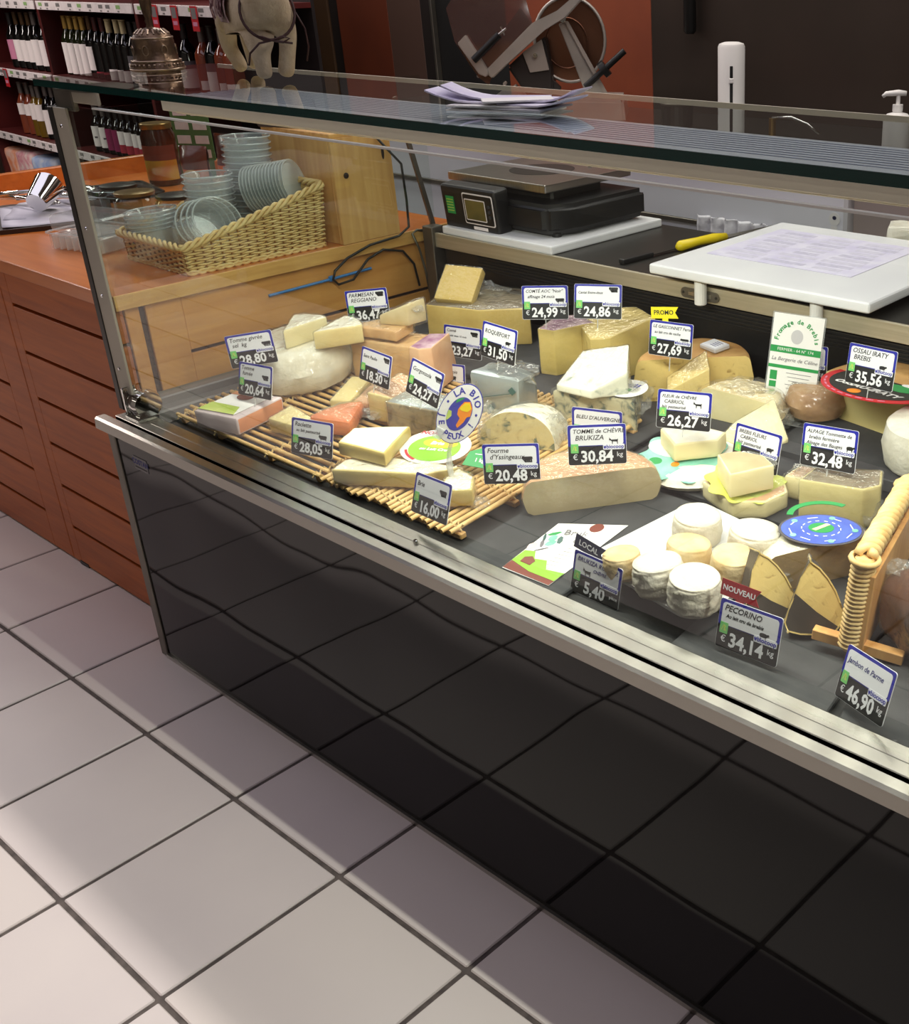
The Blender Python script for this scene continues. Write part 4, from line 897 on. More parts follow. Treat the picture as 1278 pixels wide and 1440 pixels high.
# ---------------------------------------------------------------- price tickets
COW = [(-.95, .30), (-.80, .42), (-.70, .50), (-.62, .42), (.70, .44), (.86, .36), (.92, .0), (.86, -.05), (.84, .18), (.78, -.10), (.80, -.55), (.66, -.55), (.62, -.12), (.40, -.16), (.30, -.24), (.12, -.18), (-.22, -.16), (-.26, -.55), (-.40, -.55), (-.42, -.10), (-.56, .08), (-.72, .10), (-.90, .06)]
SHEEP = [(.95, .22), (.82, .44), (.60, .46), (.50, .38), (.20, .46), (-.30, .46), (-.66, .38), (-.78, .18), (-.72, -.10), (-.66, -.20), (-.66, -.62), (-.52, -.62), (-.48, -.22), (-.10, -.24), (.22, -.22), (.26, -.62), (.40, -.62), (.44, -.14), (.58, .04), (.74, .12)]
GOAT = [(-.95, .30), (-.84, .46), (-.90, .74), (-.74, .50), (-.62, .40), (-.46, .22), (.60, .26), (.80, .40), (.76, .16), (.72, -.05), (.74, -.62), (.60, -.62), (.56, -.16), (-.20, -.12), (-.24, -.62), (-.36, -.62), (-.40, -.08), (-.60, .06), (-.72, .16), (-.80, -.02), (-.84, .16)]
def tri_slab(pts, z0, z1):
    bm = poly_slab(pts, z0, z1); bmesh.ops.triangulate(bm, faces=bm.faces[:]); return bm
TW, TH_ = .1045, .0735
SHARED = {}
def shared(key, parent, loc, maker, mat, name):
    if key not in SHARED:
        o = new_obj(name, maker(), mat, parent, loc); SHARED[key] = o
    else:
        o = SHARED[key].copy(); COL.objects.link(o); o.parent = parent; o.location = loc
    return o
def ticket(x, y, z, yaw, tilt, roll, price, lines, animal, label, unit='kg', pin=.03, sc=1.0, k=.972, flag=None, apos=(.036, .016), lsize=.0125, ink='ink'):
    """origin at the lower edge; local x right, y up, z to the reader"""
    x, y, z = [CAM[i]+(v-CAM[i])*k for i, v in enumerate((x, y, z))]; sc *= k
    yaw, tilt, roll = map(math.radians, (yaw, tilt, roll))
    M = Matrix.Rotation(yaw, 3, 'Z') @ Matrix(((1, 0, 0), (0, 0, -1), (0, 1, 0))) @ Matrix.Rotation(tilt, 3, 'X') @ Matrix.Rotation(roll, 3, 'Z')
    t = thing('price_ticket', label, 'price ticket', (x, y, z), M.to_euler(), 'printed price tickets')
    t.scale = (sc, sc, sc)
    h = TH_/2
    shared('board', t, (0, h, 0), lambda: poly_slab(rrect(TW, TH_, .004), -.0012, 0), 'tag_white', 'board')
    shared('black', t, (0, h, 0), lambda: poly_slab(rrect(TW-.0012, TH_-.0012, .0036), 0, .0003), 'tag_black', 'black_field')
    shared('blue', t, (0, h+.0170, 0), lambda: poly_slab(rrect(TW-.0012, .0388, .0036), .0003, .0006), 'tag_blue', 'blue_frame')
    shared('panel', t, (0, h+.0155, 0), lambda: poly_slab(rrect(TW-.0105, .0330, .0050), .0006, .0009), 'tag_white', 'writing_panel')
    g = shared('bio', t, (-.0405, h-.0060, 0), lambda: poly_slab(rrect(.0135, .0165, .0008), .0009, .0012), 'tag_green', 'organic_mark')
    if 'ab' not in SHARED:
        bmx = poly_slab([(-.0045, -.004), (-.001, .005), (.0005, .005), (-.003, -.004)], .0012, .0014); poly_slab([(.0002, -.004), (.0002, .005), (.004, .002), (.002, .0005), (.0045, -.004)], .0012, .0014, bmx)
        SHARED['ab'] = new_obj('letter_mark', bmx, 'label_leaf', g)
    else:
        q = SHARED['ab'].copy(); COL.objects.link(q); q.parent = g
    lg = shared('logo', t, (.0295, h-.0048, 0), lambda: poly_slab(rrect(.0385, .0098, .0018), .0009, .0012), 'tag_white', 'logo_box')
    text(lg, 'biocoop', .0096, (.0025, .0002, .0013), 'tag_blue', bold=.00022)
    shared('drop', lg, (-.0160, 0, 0), lambda: poly_slab([(-.0018, .003), (0, .001), (.0018, .003), (.0022, -.0005), (0, -.0036), (-.0022, -.0005)], .0012, .0015), 'tag_blue', 'logo_mark')
    if price:
        text(t, price, .0285, (-.0010, h-.0222, .0006), 'tag_white', bold=.0008, name='price', sx=.93)
        text(t, '\u20ac', .0140, (-.0395, h-.0225, .0006), 'tag_white', name='euro_sign'); text(t, unit, .0125 if len(unit) < 3 else .008, (.0400, h-.0190, .0006), 'tag_white', name='unit')
    n = len(lines)
    for i, s in enumerate(lines):
        low = apos[1] < .012
        ls = min(lsize, .0125, (.080 if low or not animal else .062)/(.50*len(s)), .0098 if n > 2 else 1)
        text(t, s, ls, (-.0435 + .004*(i % 2), h+.0245-(.0100 if n > 2 else .0118)*i - (.006 if n == 1 else 0), .0010), ink, align='LEFT', shear=.22, bold=.00012, name='handwriting')
    if animal:
        pts, nm = {'cow': (COW, 'cow_mark'), 'sheep': (SHEEP, 'sheep_mark'), 'goat': (GOAT, 'goat_mark')}[animal]
        s = .0110 if animal == 'cow' else .0095
        shared(nm, t, (apos[0], h+apos[1], 0), lambda: tri_slab([(p[0]*s, p[1]*s) for p in pts], .0009, .0012), 'ink', nm)
    if pin:
        new_obj('pin', tube([(0, .004, -.0022), (0, -pin, -.0022)], .0011, 6), 'milky_plastic', t)
        new_obj('clip', box(.012, .010, .002, (0, .004, -.0022), .0005), 'milky_plastic', t)
    if flag:
        word, mat, ink_, fx, fy, rz = flag
        f = new_obj('flag', poly_slab([(-.030, -.011), (.036, -.011), (.028, .001), (.036, .013), (-.030, .013)], -.0022, -.0012), mat, t, (fx, TH_+fy, 0), (0, 0, rz))
        new_obj('flag_stem', box(.014, .016, .0008, (.004, -.018, -.0018)), mat, f)
        text(f, word, .0135 if len(word) < 6 else .0115, (.0005, .001, -.0010), ink_, bold=.0002)
    return t
tk = ticket
tk(.599, .437, .617, 10, -16, 1, '20,64', ['Tomme', 'fum\u00e9e'], 'cow', 'price ticket reading 20,64 standing behind the pink-wrapped block', apos=(.032, .010), k=0.945)
tk(.544, .483, .667, 44, -9, 7, '28,80', ['Tomme givr\u00e9e', 'sel  kg'], 'cow', 'price ticket reading 28,80 tilted before the white cheese wheel', apos=(.036, .008), pin=.05, k=0.955)
tk(.907, .368, .580, 16, -15, 0, '28,05', ['Raclette', 'au lait pasteuris\u00e9'], 'cow', 'price ticket reading 28,05 on the cane mat before the orange piece', apos=(.028, .004), pin=0, k=0.962)
tk(.642, .731, .727, 29, -12, 7, '36,47', ['PARMESAN', 'REGGIANO'], 'cow', 'price ticket reading 36,47 on top of the parmesan pile', apos=(.034, .024), pin=.012, k=0.965)
tk(.806, .606, .644, 1, -14, -3, '18,30', ['Saint Paulin'], 'cow', 'price ticket reading 18,30 standing over the upright yellow wedge', apos=(.036, .024), k=0.935)
tk(1.049, .547, .679, 0, -16, -8, '24,27', ['Gorgonzola'], 'cow', 'price ticket reading 24,27 stuck in the grey-brown gorgonzola block', apos=(.038, .020), lsize=.0125, pin=.02, k=0.95)
tk(.814, .852, .640, 16, -9, -1, '23,27', ['Comt\u00e9', 'fruit\u00e9 vieux 15 mois'], 'cow', 'price ticket reading 23,27 low before the big yellow block', apos=(.032, .022), lsize=.009, pin=0)
tk(1.108, .705, .732, 0, -11, -2, '31,50', ['ROQUEFORT'], 'sheep', 'price ticket reading 31,50 above the silver foil pack', apos=(.028, .004), pin=.02, k=0.965)
tk(.905, .725, .606, 14, -9, 2, '22,90', ['Tome de Savoie'], 'cow', 'price ticket half hidden behind the 24,27 ticket and the oval sign', apos=(.018, .004), pin=0, sc=.97, k=1.0)
tk(1.049, .904, .762, 31, -15, 2, '24,99', ['COMT\u00c9 AOC "Noir"', 'affinage 24 mois'], 'cow', 'price ticket reading 24,99 over the purple-stamped comte wedge', apos=(.034, .004), lsize=.0095, pin=.02)
tk(1.184, .929, .781, 31, -17, 0, '24,86', ['Cantal Entre-deux'], 'cow', 'price ticket reading 24,86 over the large cantal wedge', apos=(.034, .026), lsize=.0125, pin=.02)
tk(1.348, .972, .717, 10, -11, 1, '27,69', ['LE GASCONNET Ferm', 'au lait cru de vache'], 'cow', 'price ticket reading 27,69 with yellow promotion flag on the tan half wheel', apos=(.034, .000), lsize=.0095, flag=('PROMO', 'promo_yellow', 'ink', -.022, .016, .10), k=0.945)
tk(1.559, .759, .672, 28, -13, -2, '26,27', ['FLEUR de CH\u00c8VRE', 'CABRIOL', 'lait pasteuris\u00e9'], 'goat', 'price ticket reading 26,27 over the white goat cheese wedge', apos=(.026, .012), lsize=.0095, pin=.015, k=0.94)
tk(1.394, .471, .618, 36, -14, 2, '20,48', ['Fourme', "d'Yssingeaux"], 'cow', 'price ticket reading 20,48 before the half round blue cheese', apos=(.030, .008), pin=0, k=0.96)
tk(1.392, .696, .618, 23, -5, -1, '24,10', ["BLEU D'AUVERGNE"], 'cow', 'price ticket mostly hidden behind the 30,84 ticket before the blue-veined block', apos=(.036, .000), pin=0, k=0.985)
tk(1.522, .564, .658, 46, -10, -1, '30,84', ['TOMME de CH\u00c8VRE', 'BRUKIZA'], 'goat', 'price ticket reading 30,84 standing on the big goat tomme half wheel', apos=(.030, .006), pin=.01, k=0.945)
tk(1.325, .328, .583, -3, -19, 2, '16,00', ['Brie'], 'cow', 'price ticket reading 16,00 at the front corner of the cane mat', apos=(.032, .016), lsize=.0125, pin=0, k=0.955)
tk(1.848, .939, .768, -5, -12, 2, '35,56', ['OSSAU IRATY', 'BREBIS'], 'sheep', 'price ticket reading 35,56 standing on the red-rimmed round label', apos=(.026, .002), pin=.02)
t = tk(1.627, 1.056, .700, 10, -9, 2, '29,70', ['Tome brebis', 'de C\u00e9line'], None, 'price ticket half hidden behind the tall white leaflet, with round lime flag', lsize=.0135)
f = new_obj('flag', poly_slab(ell(.0155, .0155, 26), -.002, -.0012), 'lime', t, (.018, TH_+.014, 0)); new_obj('flag_face', poly_slab(ell(.012, .012, 26), -.0012, -.0008), 'tag_white', f); text(f, 'Produit', .006, (0, .003, -.0006), 'tag_blue'); text(f, 'local', .006, (0, -.004, -.0006), 'tag_blue')
tk(1.732, .749, .642, -2, -13, 0, '27,79', ['BREBIS FLEURS', 'CABRIOL', 'lait pasteuris\u00e9'], 'sheep', 'price ticket behind the upper pale sheep cheese wedge, price half covered', apos=(.030, .004), lsize=.0095)
tk(1.889, .746, .684, 5, -14, 3, '32,48', ['ALPAGE Tommette de', 'brebis fermi\u00e8re', 'Alpage des Bauges'], 'sheep', 'price ticket reading 32,48 on top of the square-cut block', apos=(.040, .004), lsize=.0092, pin=.02)
tk(1.745, .312, .574, 2, -11, -3, '5,40', ['BRUKIZA ROCHER', '               CH\u00c8VRE'], 'goat', 'price ticket reading 5,40 with navy local flag by the front ledge', unit='pi\u00e8ce', apos=(-.020, .006), lsize=.0105, ink='ink_blue', pin=0, sc=.95, flag=('LOCAL', 'navy', 'tag_white', -.026, .010, -.12), k=1.0)
tk(2.031, .323, .581, 3, -14, 0, '34,14', ['PECORINO', 'Au lait cru de brebis'], 'sheep', 'price ticket reading 34,14 with red new-product flag on the front slate', apos=(.026, .002), pin=0, flag=('NOUVEAU', 'red_flag', 'tag_white', -.026, .014, -.02), k=0.99)
tk(2.232, .297, .592, -26, -21, 8, '46,90', ['Jambon de Parme'], None, 'price ticket reading 46,90 at the front right corner of the view', lsize=.0130, ink='ink_blue', pin=0, k=0.99)
tk(2.120, .700, .613, -6, -11, 4, '39,50', ['Jambon'], None, 'price ticket cut off by the right edge behind the wicker divider', pin=0, k=1.0)
for o in bpy.data.objects:
    if o.get('label', '').startswith('price ticket reading 46,90'):
        new_obj('clear_foot', poly_slab(ell(.032, .020, 24, .02, .022), -.028, -.026), 'clear_plastic', o).rotation_euler = (-PI/2+.35, 0, 0)

# ---------------------------------------------------------------- oval sign on a clear clip stand
yaw = math.radians(34)
M = Matrix.Translation((1.352, .400, .766)) @ Matrix.Rotation(yaw, 4, 'Z') @ Matrix(((1, 0, 0, 0), (0, 0, -1, 0), (0, 1, 0, 0), (0, 0, 0, 1))) @ Matrix.Rotation(-.16, 4, 'X') @ Matrix.Rotation(-.54, 4, 'Z')
sg = thing('oval_sign', 'white oval sign with globe and blue lettering around it on a clear clip stand', 'sign', M.translation, M.to_euler())
sg.scale = (.70, .80, 1); M = M @ Matrix.Diagonal((.70, .80, 1, 1))
RX, RY = .052, .073
new_obj('board', poly_slab(ell(RX, RY, 48), -.0018, 0), 'tag_blue', sg); new_obj('face', poly_slab(ell(RX-.0018, RY-.0018, 48), 0, .0005), 'white', sg)
gb = new_obj('globe', poly_slab(ell(.029, .041, 40), .0005, .0010), 'earth_blue', sg)
new_obj('continent', tri_slab([(-.003, .030), (.010, .037), (.022, .026), (.027, .008), (.020, .002), (.019, -.012), (.012, -.030), (.006, -.026), (.006, -.008), (-.004, -.003), (-.008, .008), (-.006, .020)], .0010, .0014), 'orange', gb)
new_obj('continent', tri_slab([(.0, .028), (.010, .034), (.020, .024), (.016, .014), (.004, .010), (-.005, .010), (-.004, .018)], .0014, .0017), 'yellow', gb)
new_obj('continent', tri_slab([(-.028, -.004), (-.020, -.003), (-.015, -.013), (-.019, -.024), (-.022, -.028), (-.026, -.018)], .0010, .0014), 'label_leaf', gb)
new_obj('continent', tri_slab([(-.022, .026), (-.014, .034), (-.006, .039), (-.012, .028), (-.020, .018)], .0010, .0014), 'green', gb)
def arc_text(par, s, rx, ry, a0, a1, size, mat, z, inward=False):
    n = len(s)
    for i, ch in enumerate(s):
        if ch == ' ': continue
        a = math.radians(a0+(a1-a0)*i/(n-1)); x, y = rx*math.cos(a), ry*math.sin(a)
        nx, ny = math.cos(a)/rx, math.sin(a)/ry
        r = math.atan2(ny, nx) + (-PI/2 if not inward else PI/2)
        text(par, ch, size, (x, y, z), mat, (0, 0, r), bold=.0006)
arc_text(sg, 'LA BIO', .0395, .0560, 140, 46, .0215, 'earth_blue', .0007)
arc_text(sg, 'JE PEUX !', .0395, .0560, 204, 350, .0200, 'earth_blue', .0007, True)
for a in (168, 18): new_obj('dot', poly_slab(ell(.003, .003, 12, .040*math.cos(math.radians(a)), .056*math.sin(math.radians(a))), .0005, .0009), 'earth_blue', sg)
iv = M.inverted()
new_obj('stand', tube([iv @ Vector(p) for p in ((1.330, .394, .712), (1.322, .392, .690), (1.320, .391, .665), (1.322, .391, .640), (1.325, .392, .622))], [.006, .005, .008, .006, .011], 10), 'milky_plastic', sg)
new_obj('clip', box(.024, .028, .008, (-.022, -RY+.010, -.001), .003, 2), 'milky_plastic', sg)
# ---------------------------------------------------------------- leaflets
M = Matrix.Translation((1.655, .965, .652)) @ Matrix.Rotation(math.radians(20), 4, 'Z') @ Matrix(((1, 0, 0, 0), (0, 0, -1, 0), (0, 1, 0, 0), (0, 0, 0, 1))) @ Matrix.Rotation(-.16, 4, 'X') @ Matrix.Rotation(-.06, 4, 'Z')
lf = thing('leaflet_stand', 'tall white and green sheep cheese leaflet standing in a clear holder', 'leaflet', M.translation, M.to_euler())
LW, LH = .100, .205
new_obj('holder', poly_slab(rrect(LW+.006, LH+.004, .002, 2, 0, LH/2), -.0016, -.0004), 'clear_plastic', lf); sh = new_obj('sheet', poly_slab(rrect(LW, LH, .001, 1, 0, LH/2), -.0003, .0003), 'paper', lf)
new_obj('holder_foot', box(.09, .0012, .05, (0, .0006, .024)), 'clear_plastic', lf)
for (y, h) in ((.136, .013), (.102, .0065)): new_obj('green_band', box(LW, h, .0004, (0, y, .0006)), 'green', sh)
text(sh, 'FERMIER - 64 N\u00b0 174', .0082, (0, .136, .0010), 'paper'); text(sh, 'La Bergerie de C\u00e9line', .0105, (0, .117, .0008), 'ink_grey', shear=.3)
new_obj('lamb_drawing', poly_slab(ell(.012, .014, 18, 0, .163), .0003, .0006), 'grey_white', sh)
arc = 'Fromage de Brebis'
for i, ch in enumerate(arc):
    a = math.radians(172-164*i/(len(arc)-1))
    if ch != ' ': text(sh, ch, .0125, (.040*math.cos(a), .150+.042*math.sin(a), .0008), 'green', (0, 0, a-PI/2), bold=.0003)
new_obj('organic_mark', box(.014, .018, .0004, (-.038, .084, .0006)), 'green', sh); new_obj('organic_mark', box(.014, .012, .0004, (-.038, .066, .0006)), 'green', sh)
for k in range(8): new_obj('print_line', box(.050-.006*(k % 3), .0010, .0003, (.012, .091-.0075*k, .0005)), 'ink_grey', sh)
text(sh, 'C\u00c9LINE', .007, (.012, .0725, .0006), 'ink')
# flat leaflet near the front ledge
pts = [(1.562, .288), (1.543, .438), (1.652, .498), (1.666, .292)]
cx, cy = 1.606, .379
fl_ = tag(new_obj('leaflet', (lambda bm: (deck_mesh(bm, 0, 0, 0), bm)[1])(poly_slab([(p[0]-cx, p[1]-cy) for p in pts], 0, .0008)), 'paper', None, (cx, cy, dz(cy)+.0115)), 'flat printed leaflet with green hill drawing lying before the big goat tomme', 'leaflet')
fl_.rotation_euler = (0, 0, 0)
def flat(name, pts_, mat, h=.0009, t=.0004):
    bm = tri_slab([(p[0]-cx, p[1]-cy) for p in pts_], h, h+t)
    for v in bm.verts: v.co.z += SLOPE*v.co.y
    return new_obj(name, bm, mat, fl_)
flat('brown_band', [(1.5625, .2895), (1.5590, .318), (1.600, .312), (1.6645, .312), (1.6655, .2925)], 'label_brown')
flat('green_hill', [(1.5600, .312), (1.5570, .345), (1.575, .352), (1.590, .335), (1.612, .342), (1.630, .322), (1.664, .330), (1.665, .305), (1.610, .303)], 'lime', .0013)
flat('farmhouse', [(1.575, .316), (1.572, .330), (1.583, .338), (1.597, .330), (1.598, .316)], 'label_brown', .0017)
for k, (x, y, mt_) in enumerate(((1.557, .362, 'pack_pink'), (1.566, .376, 'ink_grey'), (1.556, .392, 'foil_pattern'), (1.570, .398, 'label_teal'), (1.562, .410, 'green'), (1.578, .362, 'label_grey'), (1.578, .384, 'label_teal'), (1.585, .400, 'foil_pattern'))):
    flat('drawing', [(x+.008*math.cos(t+k), y+.011*math.sin(t)) for t in (0, 1.1, 2.0, 3.1, 4.2, 5.3)], mt_)
flat('round_picture', [(1.612+.012*math.cos(t), .462+.014*math.sin(t)) for t in [2*PI*k/16 for k in range(16)]], 'label_brown')
aw = math.atan2(.498-.438, 1.652-1.543)
text(fl_, 'Brukiza', .022, (1.604-cx, .435-cy, .0012+SLOPE*(.435-cy)), 'ink_grey', (math.atan(SLOPE), 0, .45), shear=.1)
for k in range(9):
    y = .415-.011*k; text(fl_, '-----------' if k else 'Les fromages', .010, (1.628-cx, y-cy, .0011+SLOPE*(y-cy)), 'ink_grey' if k else 'ink', (math.atan(SLOPE), 0, .28), sx=.8)

# ---------------------------------------------------------------- wicker and wood divider
P_, Q_ = Vector((2.155, .400, 0)), Vector((2.085, .640, 0))
dv = thing('wicker_divider', 'woven wicker divider on a wooden board standing near the right edge', 'divider', (2.12, .52, dz(.52)+.012), (math.atan(SLOPE), 0, math.atan2(Q_.y-P_.y, Q_.x-P_.x)))
Ld = (Q_-P_).length
new_obj('board', b2(-Ld/2-.01, Ld/2+.01, -.020, -.012, .0, .128, .001), 'pine', dv)
new_obj('foot', box(.016, .13, .016, (-Ld/2+.004, -.01, .008), .001), 'pine', dv); new_obj('foot', box(.016, .13, .016, (Ld/2-.01, -.01, .008), .001), 'pine', dv)
for xx in (-Ld/2, Ld/2):
    new_obj('end_post', cyl(.0135, .0, .150, 14, (xx, 0, 0), bev=.003), 'wicker', dv)
    n = 20
    new_obj('post_wrapping', tube([(xx+.0150*math.cos(2*PI*k/10), .0150*math.sin(2*PI*k/10), .006+.138*k/(10*n)) for k in range(10*n+1)], .0033, 6), 'wicker', dv, smooth=True)
    new_obj('post_collar', tube([(xx+.019*math.cos(2*PI*k/14), .019*math.sin(2*PI*k/14), .146) for k in range(14)], .0042, 7, closed=True), 'wicker', dv, smooth=True)
ns = 9
for k in range(ns):
    xx = -Ld/2 + Ld*(k+.5)/ns
    new_obj('stake', cyl(.0034, .0, .150, 8, (xx, 0, 0)), 'wicker_dark', dv)
for r in range(17):
    pts = []
    for k in range(ns*4+1):
        xx = -Ld/2 + Ld*k/(ns*4)
        pts.append((xx, .0058*math.cos(PI*(k/4.0-.5+.0) + PI*r), .008+.0078*r))
    new_obj('weaver', tube(pts, .0031, 5), 'wicker', dv, smooth=True)
for s in (0, 1, 2):
    pts = [(-Ld/2 + Ld*k/60, .011*math.cos(k*.62+s*2.094), .150+.010*math.sin(k*.62+s*2.094)) for k in range(61)]
    new_obj('braided_rim', tube(pts, .0068, 7), 'wicker', dv, smooth=True)

# ---------------------------------------------------------------- things on the wooden counter
PM('tray_dark', (40, 22, 18), rough=0.4); PM('napkin', (222, 218, 226), (206, 202, 214), ns=8, rough=0.8, bump=0.3, bs=14)
PM('jam', (58, 24, 14), (90, 40, 20), ns=10, rough=0.2, coat=0.4); PM('label_sun', (200, 170, 50), (196, 96, 44), ns=9, rough=0.5); PM('lid_gold', (150, 120, 70), rough=0.3, metal=0.8); PM('lid_dark', (60, 54, 48), rough=0.35, metal=0.6)
PM('bag_brown', (92, 42, 36), (120, 58, 40), ns=8, rough=0.3, coat=0.3, bump=0.5, bs=22); PM('bag_orange', (226, 116, 50), (180, 80, 40), ns=12, rough=0.3, coat=0.3, bump=0.5, bs=22)
PM('device', (56, 58, 62), rough=0.4)
T_ = WZ
PM('chart_green', (84, 124, 70), rough=0.6)
tr = thing('cutlery_tray', 'dark wooden tray lined with white napkins at the left end of the worktop', 'tray', (-.600, .590, T_), (0, 0, -.42))
new_obj('base', poly_slab(rrect(.40, .30, .03), 0, .012), 'tray_dark', tr)
for (w, d, x, y, z, r) in ((.32, .20, .02, -.03, .013, .06), (.26, .19, -.03, -.01, .016, -.12)):
    bm = bmesh.new(); bmesh.ops.create_grid(bm, x_segments=10, y_segments=8, size=.5)
    for v in bm.verts: v.co = Vector((v.co.x*w, v.co.y*d, .006*noise.noise(v.co*3)+.004)); 
    g = bmesh.ops.solidify(bm, geom=bm.faces[:], thickness=.0012); new_obj('napkin', bm, 'napkin', tr, (x, y, z), (0, 0, r), smooth=True)
cup = tag(new_obj('steel_cup', lathe([(0, 0), (.026, 0), (.028, .004), (.038, .085), (.039, .088), (.037, .088), (.027, .006), (0, .005)], 26), 'chrome', None, (-.520, .520, T_+.058), (-1.15, .25, .75), smooth=True, ang=50), 'polished steel cup lying on the napkins in the tray', 'cup')
def cutlery(x, y, z, rz, kind, lab, rx=.0):
    o = thing('cutlery', lab, 'cutlery', (x, y, z), (rx, 0, rz), 'cutlery on the tray'); o.scale = (1.3, 1.3, 1.3)
    new_obj('shaft', tube([(-.085, 0, .0), (-.02, 0, .004), (.04, 0, .003), (.055, 0, .002)], [.006, .004, .0025, .003], 8), 'chrome', o, smooth=True)
    if kind == 'fork':
        new_obj('root', box(.022, .018, .002, (.066, 0, .002), .0006), 'chrome', o)
        for k in range(4): new_obj('prong', box(.040, .0022, .0018, (.096, -.0075+.005*k, .002), .0005), 'chrome', o)
    elif kind == 'knife': new_obj('blade', poly_slab([(.05, -.008), (.14, -.007), (.155, .004), (.14, .008), (.05, .008)], .001, .003), 'chrome', o)
    else:
        bm = bmesh.new(); bmesh.ops.create_icosphere(bm, subdivisions=2, radius=1)
        for v in bm.verts: v.co = Vector((v.co.x*.032+.082, v.co.y*.021, abs(v.co.z)*.008))
        new_obj('bowl', bm, 'chrome', o, smooth=True)
for i, (x, y, z, rz, kd, rx) in enumerate(((-.66, .62, .040, .55, 'fork', .2), (-.62, .66, .044, .35, 'knife', 0), (-.58, .70, .046, .8, 'fork', .3), (-.70, .56, .040, .2, 'spoon', 0), (-.66, .68, .052, .0, 'knife', .2), (-.56, .64, .054, -.2, 'fork', .1), (-.73, .62, .050, 1.0, 'spoon', .2))):
    cutlery(x, y, T_+z, rz, kd, ['steel fork with handle toward the left on the tray', 'long steel knife across the middle of the tray', 'steel fork at the back of the tray', 'steel spoon at the left front of the tray', 'steel knife lying over other cutlery at the back of the tray', 'topmost steel fork behind the steel cup', 'steel spoon at the far left of the tray'][i], rx)
# second dark tray with steel pieces at the back of the worktop
t2 = thing('dark_tray', 'flat dark tray with steel pieces by the glass post at the back of the worktop', 'tray', (-.78, .88, T_), (0, 0, -.2)); new_obj('base', poly_slab(rrect(.26, .18, .02), 0, .010), 'tray_dark', t2); new_obj('rim', tube([(p[0], p[1], .012) for p in rrect(.26, .18, .02)], .004, 6, closed=True), 'steel_dark', t2)
for k in range(4): new_obj('steel_piece', box(.14, .012, .006, (.0, -.05+.033*k, .014), .002), 'chrome', t2)
def jar(name, x, y, r, h, body, lid, lab, label, cat='jar'):
    o = thing(name, label, cat, (x, y, T_))
    new_obj('glass', lathe([(0, .001), (r*.9, 0), (r, .006), (r, h*.80), (r*.82, h*.90), (r*.82, h*.93), (0, h*.93)], 26), body, o, smooth=True, ang=40)
    new_obj('lid', lathe([(0, h*.91), (r*.90, h*.91), (r*.92, h*.92), (r*.92, h*.99), (r*.88, h), (0, h)], 26), lid, o, smooth=True, ang=40)
    if lab:
        bm = bmesh.new(); vs = []
        for k in range(25):
            t = -PI/2 - 1.6 + 3.6*k/24; vs.append([bm.verts.new(((r+.0006)*math.cos(t), (r+.0006)*math.sin(t), z)) for z in (h*.10, h*.42, h*.66)])
        for k in range(24):
            for q in (0, 1): f = bm.faces.new((vs[k][q], vs[k+1][q], vs[k+1][q+1], vs[k][q+1])); f.material_index = q
        new_obj('label', bm, [lab, 'label_brown'], o, smooth=True)
    return o
jar('preserve_jar', -.830, 1.050, .052, .190, 'jam', 'lid_gold', 'label_sun', 'tall dark preserve jar with yellow and orange label at the back of the worktop')
jar('glass_jar', -.226, .655, .055, .100, 'jar_glass', 'lid_gold', None, 'middle clear glass jar with gold lid left of the basket')
jar('glass_jar', -.092, .700, .055, .100, 'jar_glass', 'lid_dark', None, 'clear glass jar with dark lid nearest the basket')
jar('glass_jar', -.365, .680, .052, .100, 'jar_glass', 'lid_dark', None, 'clear glass jar with dark lid nearest the glass post')
def bag(x, y, rz, w, h, label):
    o = thing('snack_bag', label, 'bag', (x, y, T_), (0, 0, rz))
    bm = bmesh.new(); bmesh.ops.create_grid(bm, x_segments=12, y_segments=16, size=.5); top = bm.verts[:]
    vs = {}
    bm2 = bmesh.new(); N1, N2 = 12, 16
    fr, bk = [], []
    for j in range(N2+1):
        t = j/N2; th = .034*(1-abs(2*t-1)**2.2)+.001
        a, b = [], []
        for i in range(N1+1):
            u = i/N1*2-1; tt = th*(1-u*u*.85); ww = w/2*(1-.10*math.sin(PI*t))
            a.append(bm2.verts.new((u*ww, -tt, t*h))); b.append(bm2.verts.new((u*ww, tt, t*h)))
        fr.append(a); bk.append(b)
    for j in range(N2):
        for i in range(N1):
            f = bm2.faces.new((fr[j][i], fr[j][i+1], fr[j+1][i+1], fr[j+1][i])); f.material_index = 1 if j < 9 else 0
            f = bm2.faces.new((bk[j][i+1], bk[j][i], bk[j+1][i], bk[j+1][i+1])); f.material_index = 0
    bmesh.ops.remove_doubles(bm2, verts=bm2.verts[:], dist=.0005); jitter(bm2, .006, 24, x)
    bm.free()
    new_obj('pouch', bm2, ['bag_brown', 'bag_orange'], o, smooth=True)
    new_obj('print_patch', poly_slab(ell(.03, .016, 18, 0, 0), 0, .001), 'rind_cream', o, (.015, -.041, .07), (PI/2-.1, 0, 0))
bag(-.530, 1.000, .35, .105, .150, 'left glossy brown snack bag with orange lower half behind the tubs')
bag(-.350, 1.020, .2, .125, .195, 'right taller glossy brown snack bag with orange lower half behind the tubs')
gs = thing('price_chart', 'green sheet with white price boxes standing behind the snack bags', 'sign', (-.870, 1.190, T_), (.02, 0, .45))
new_obj('sheet', box(.14, .003, .245, (0, 0, .1225)), 'chart_green', gs)
for k in range(8): new_obj('box_print', box(.050, .001, .026, (-.033+.066*(k % 2), -.002, .075+.044*(k//2))), 'strip_white', gs)
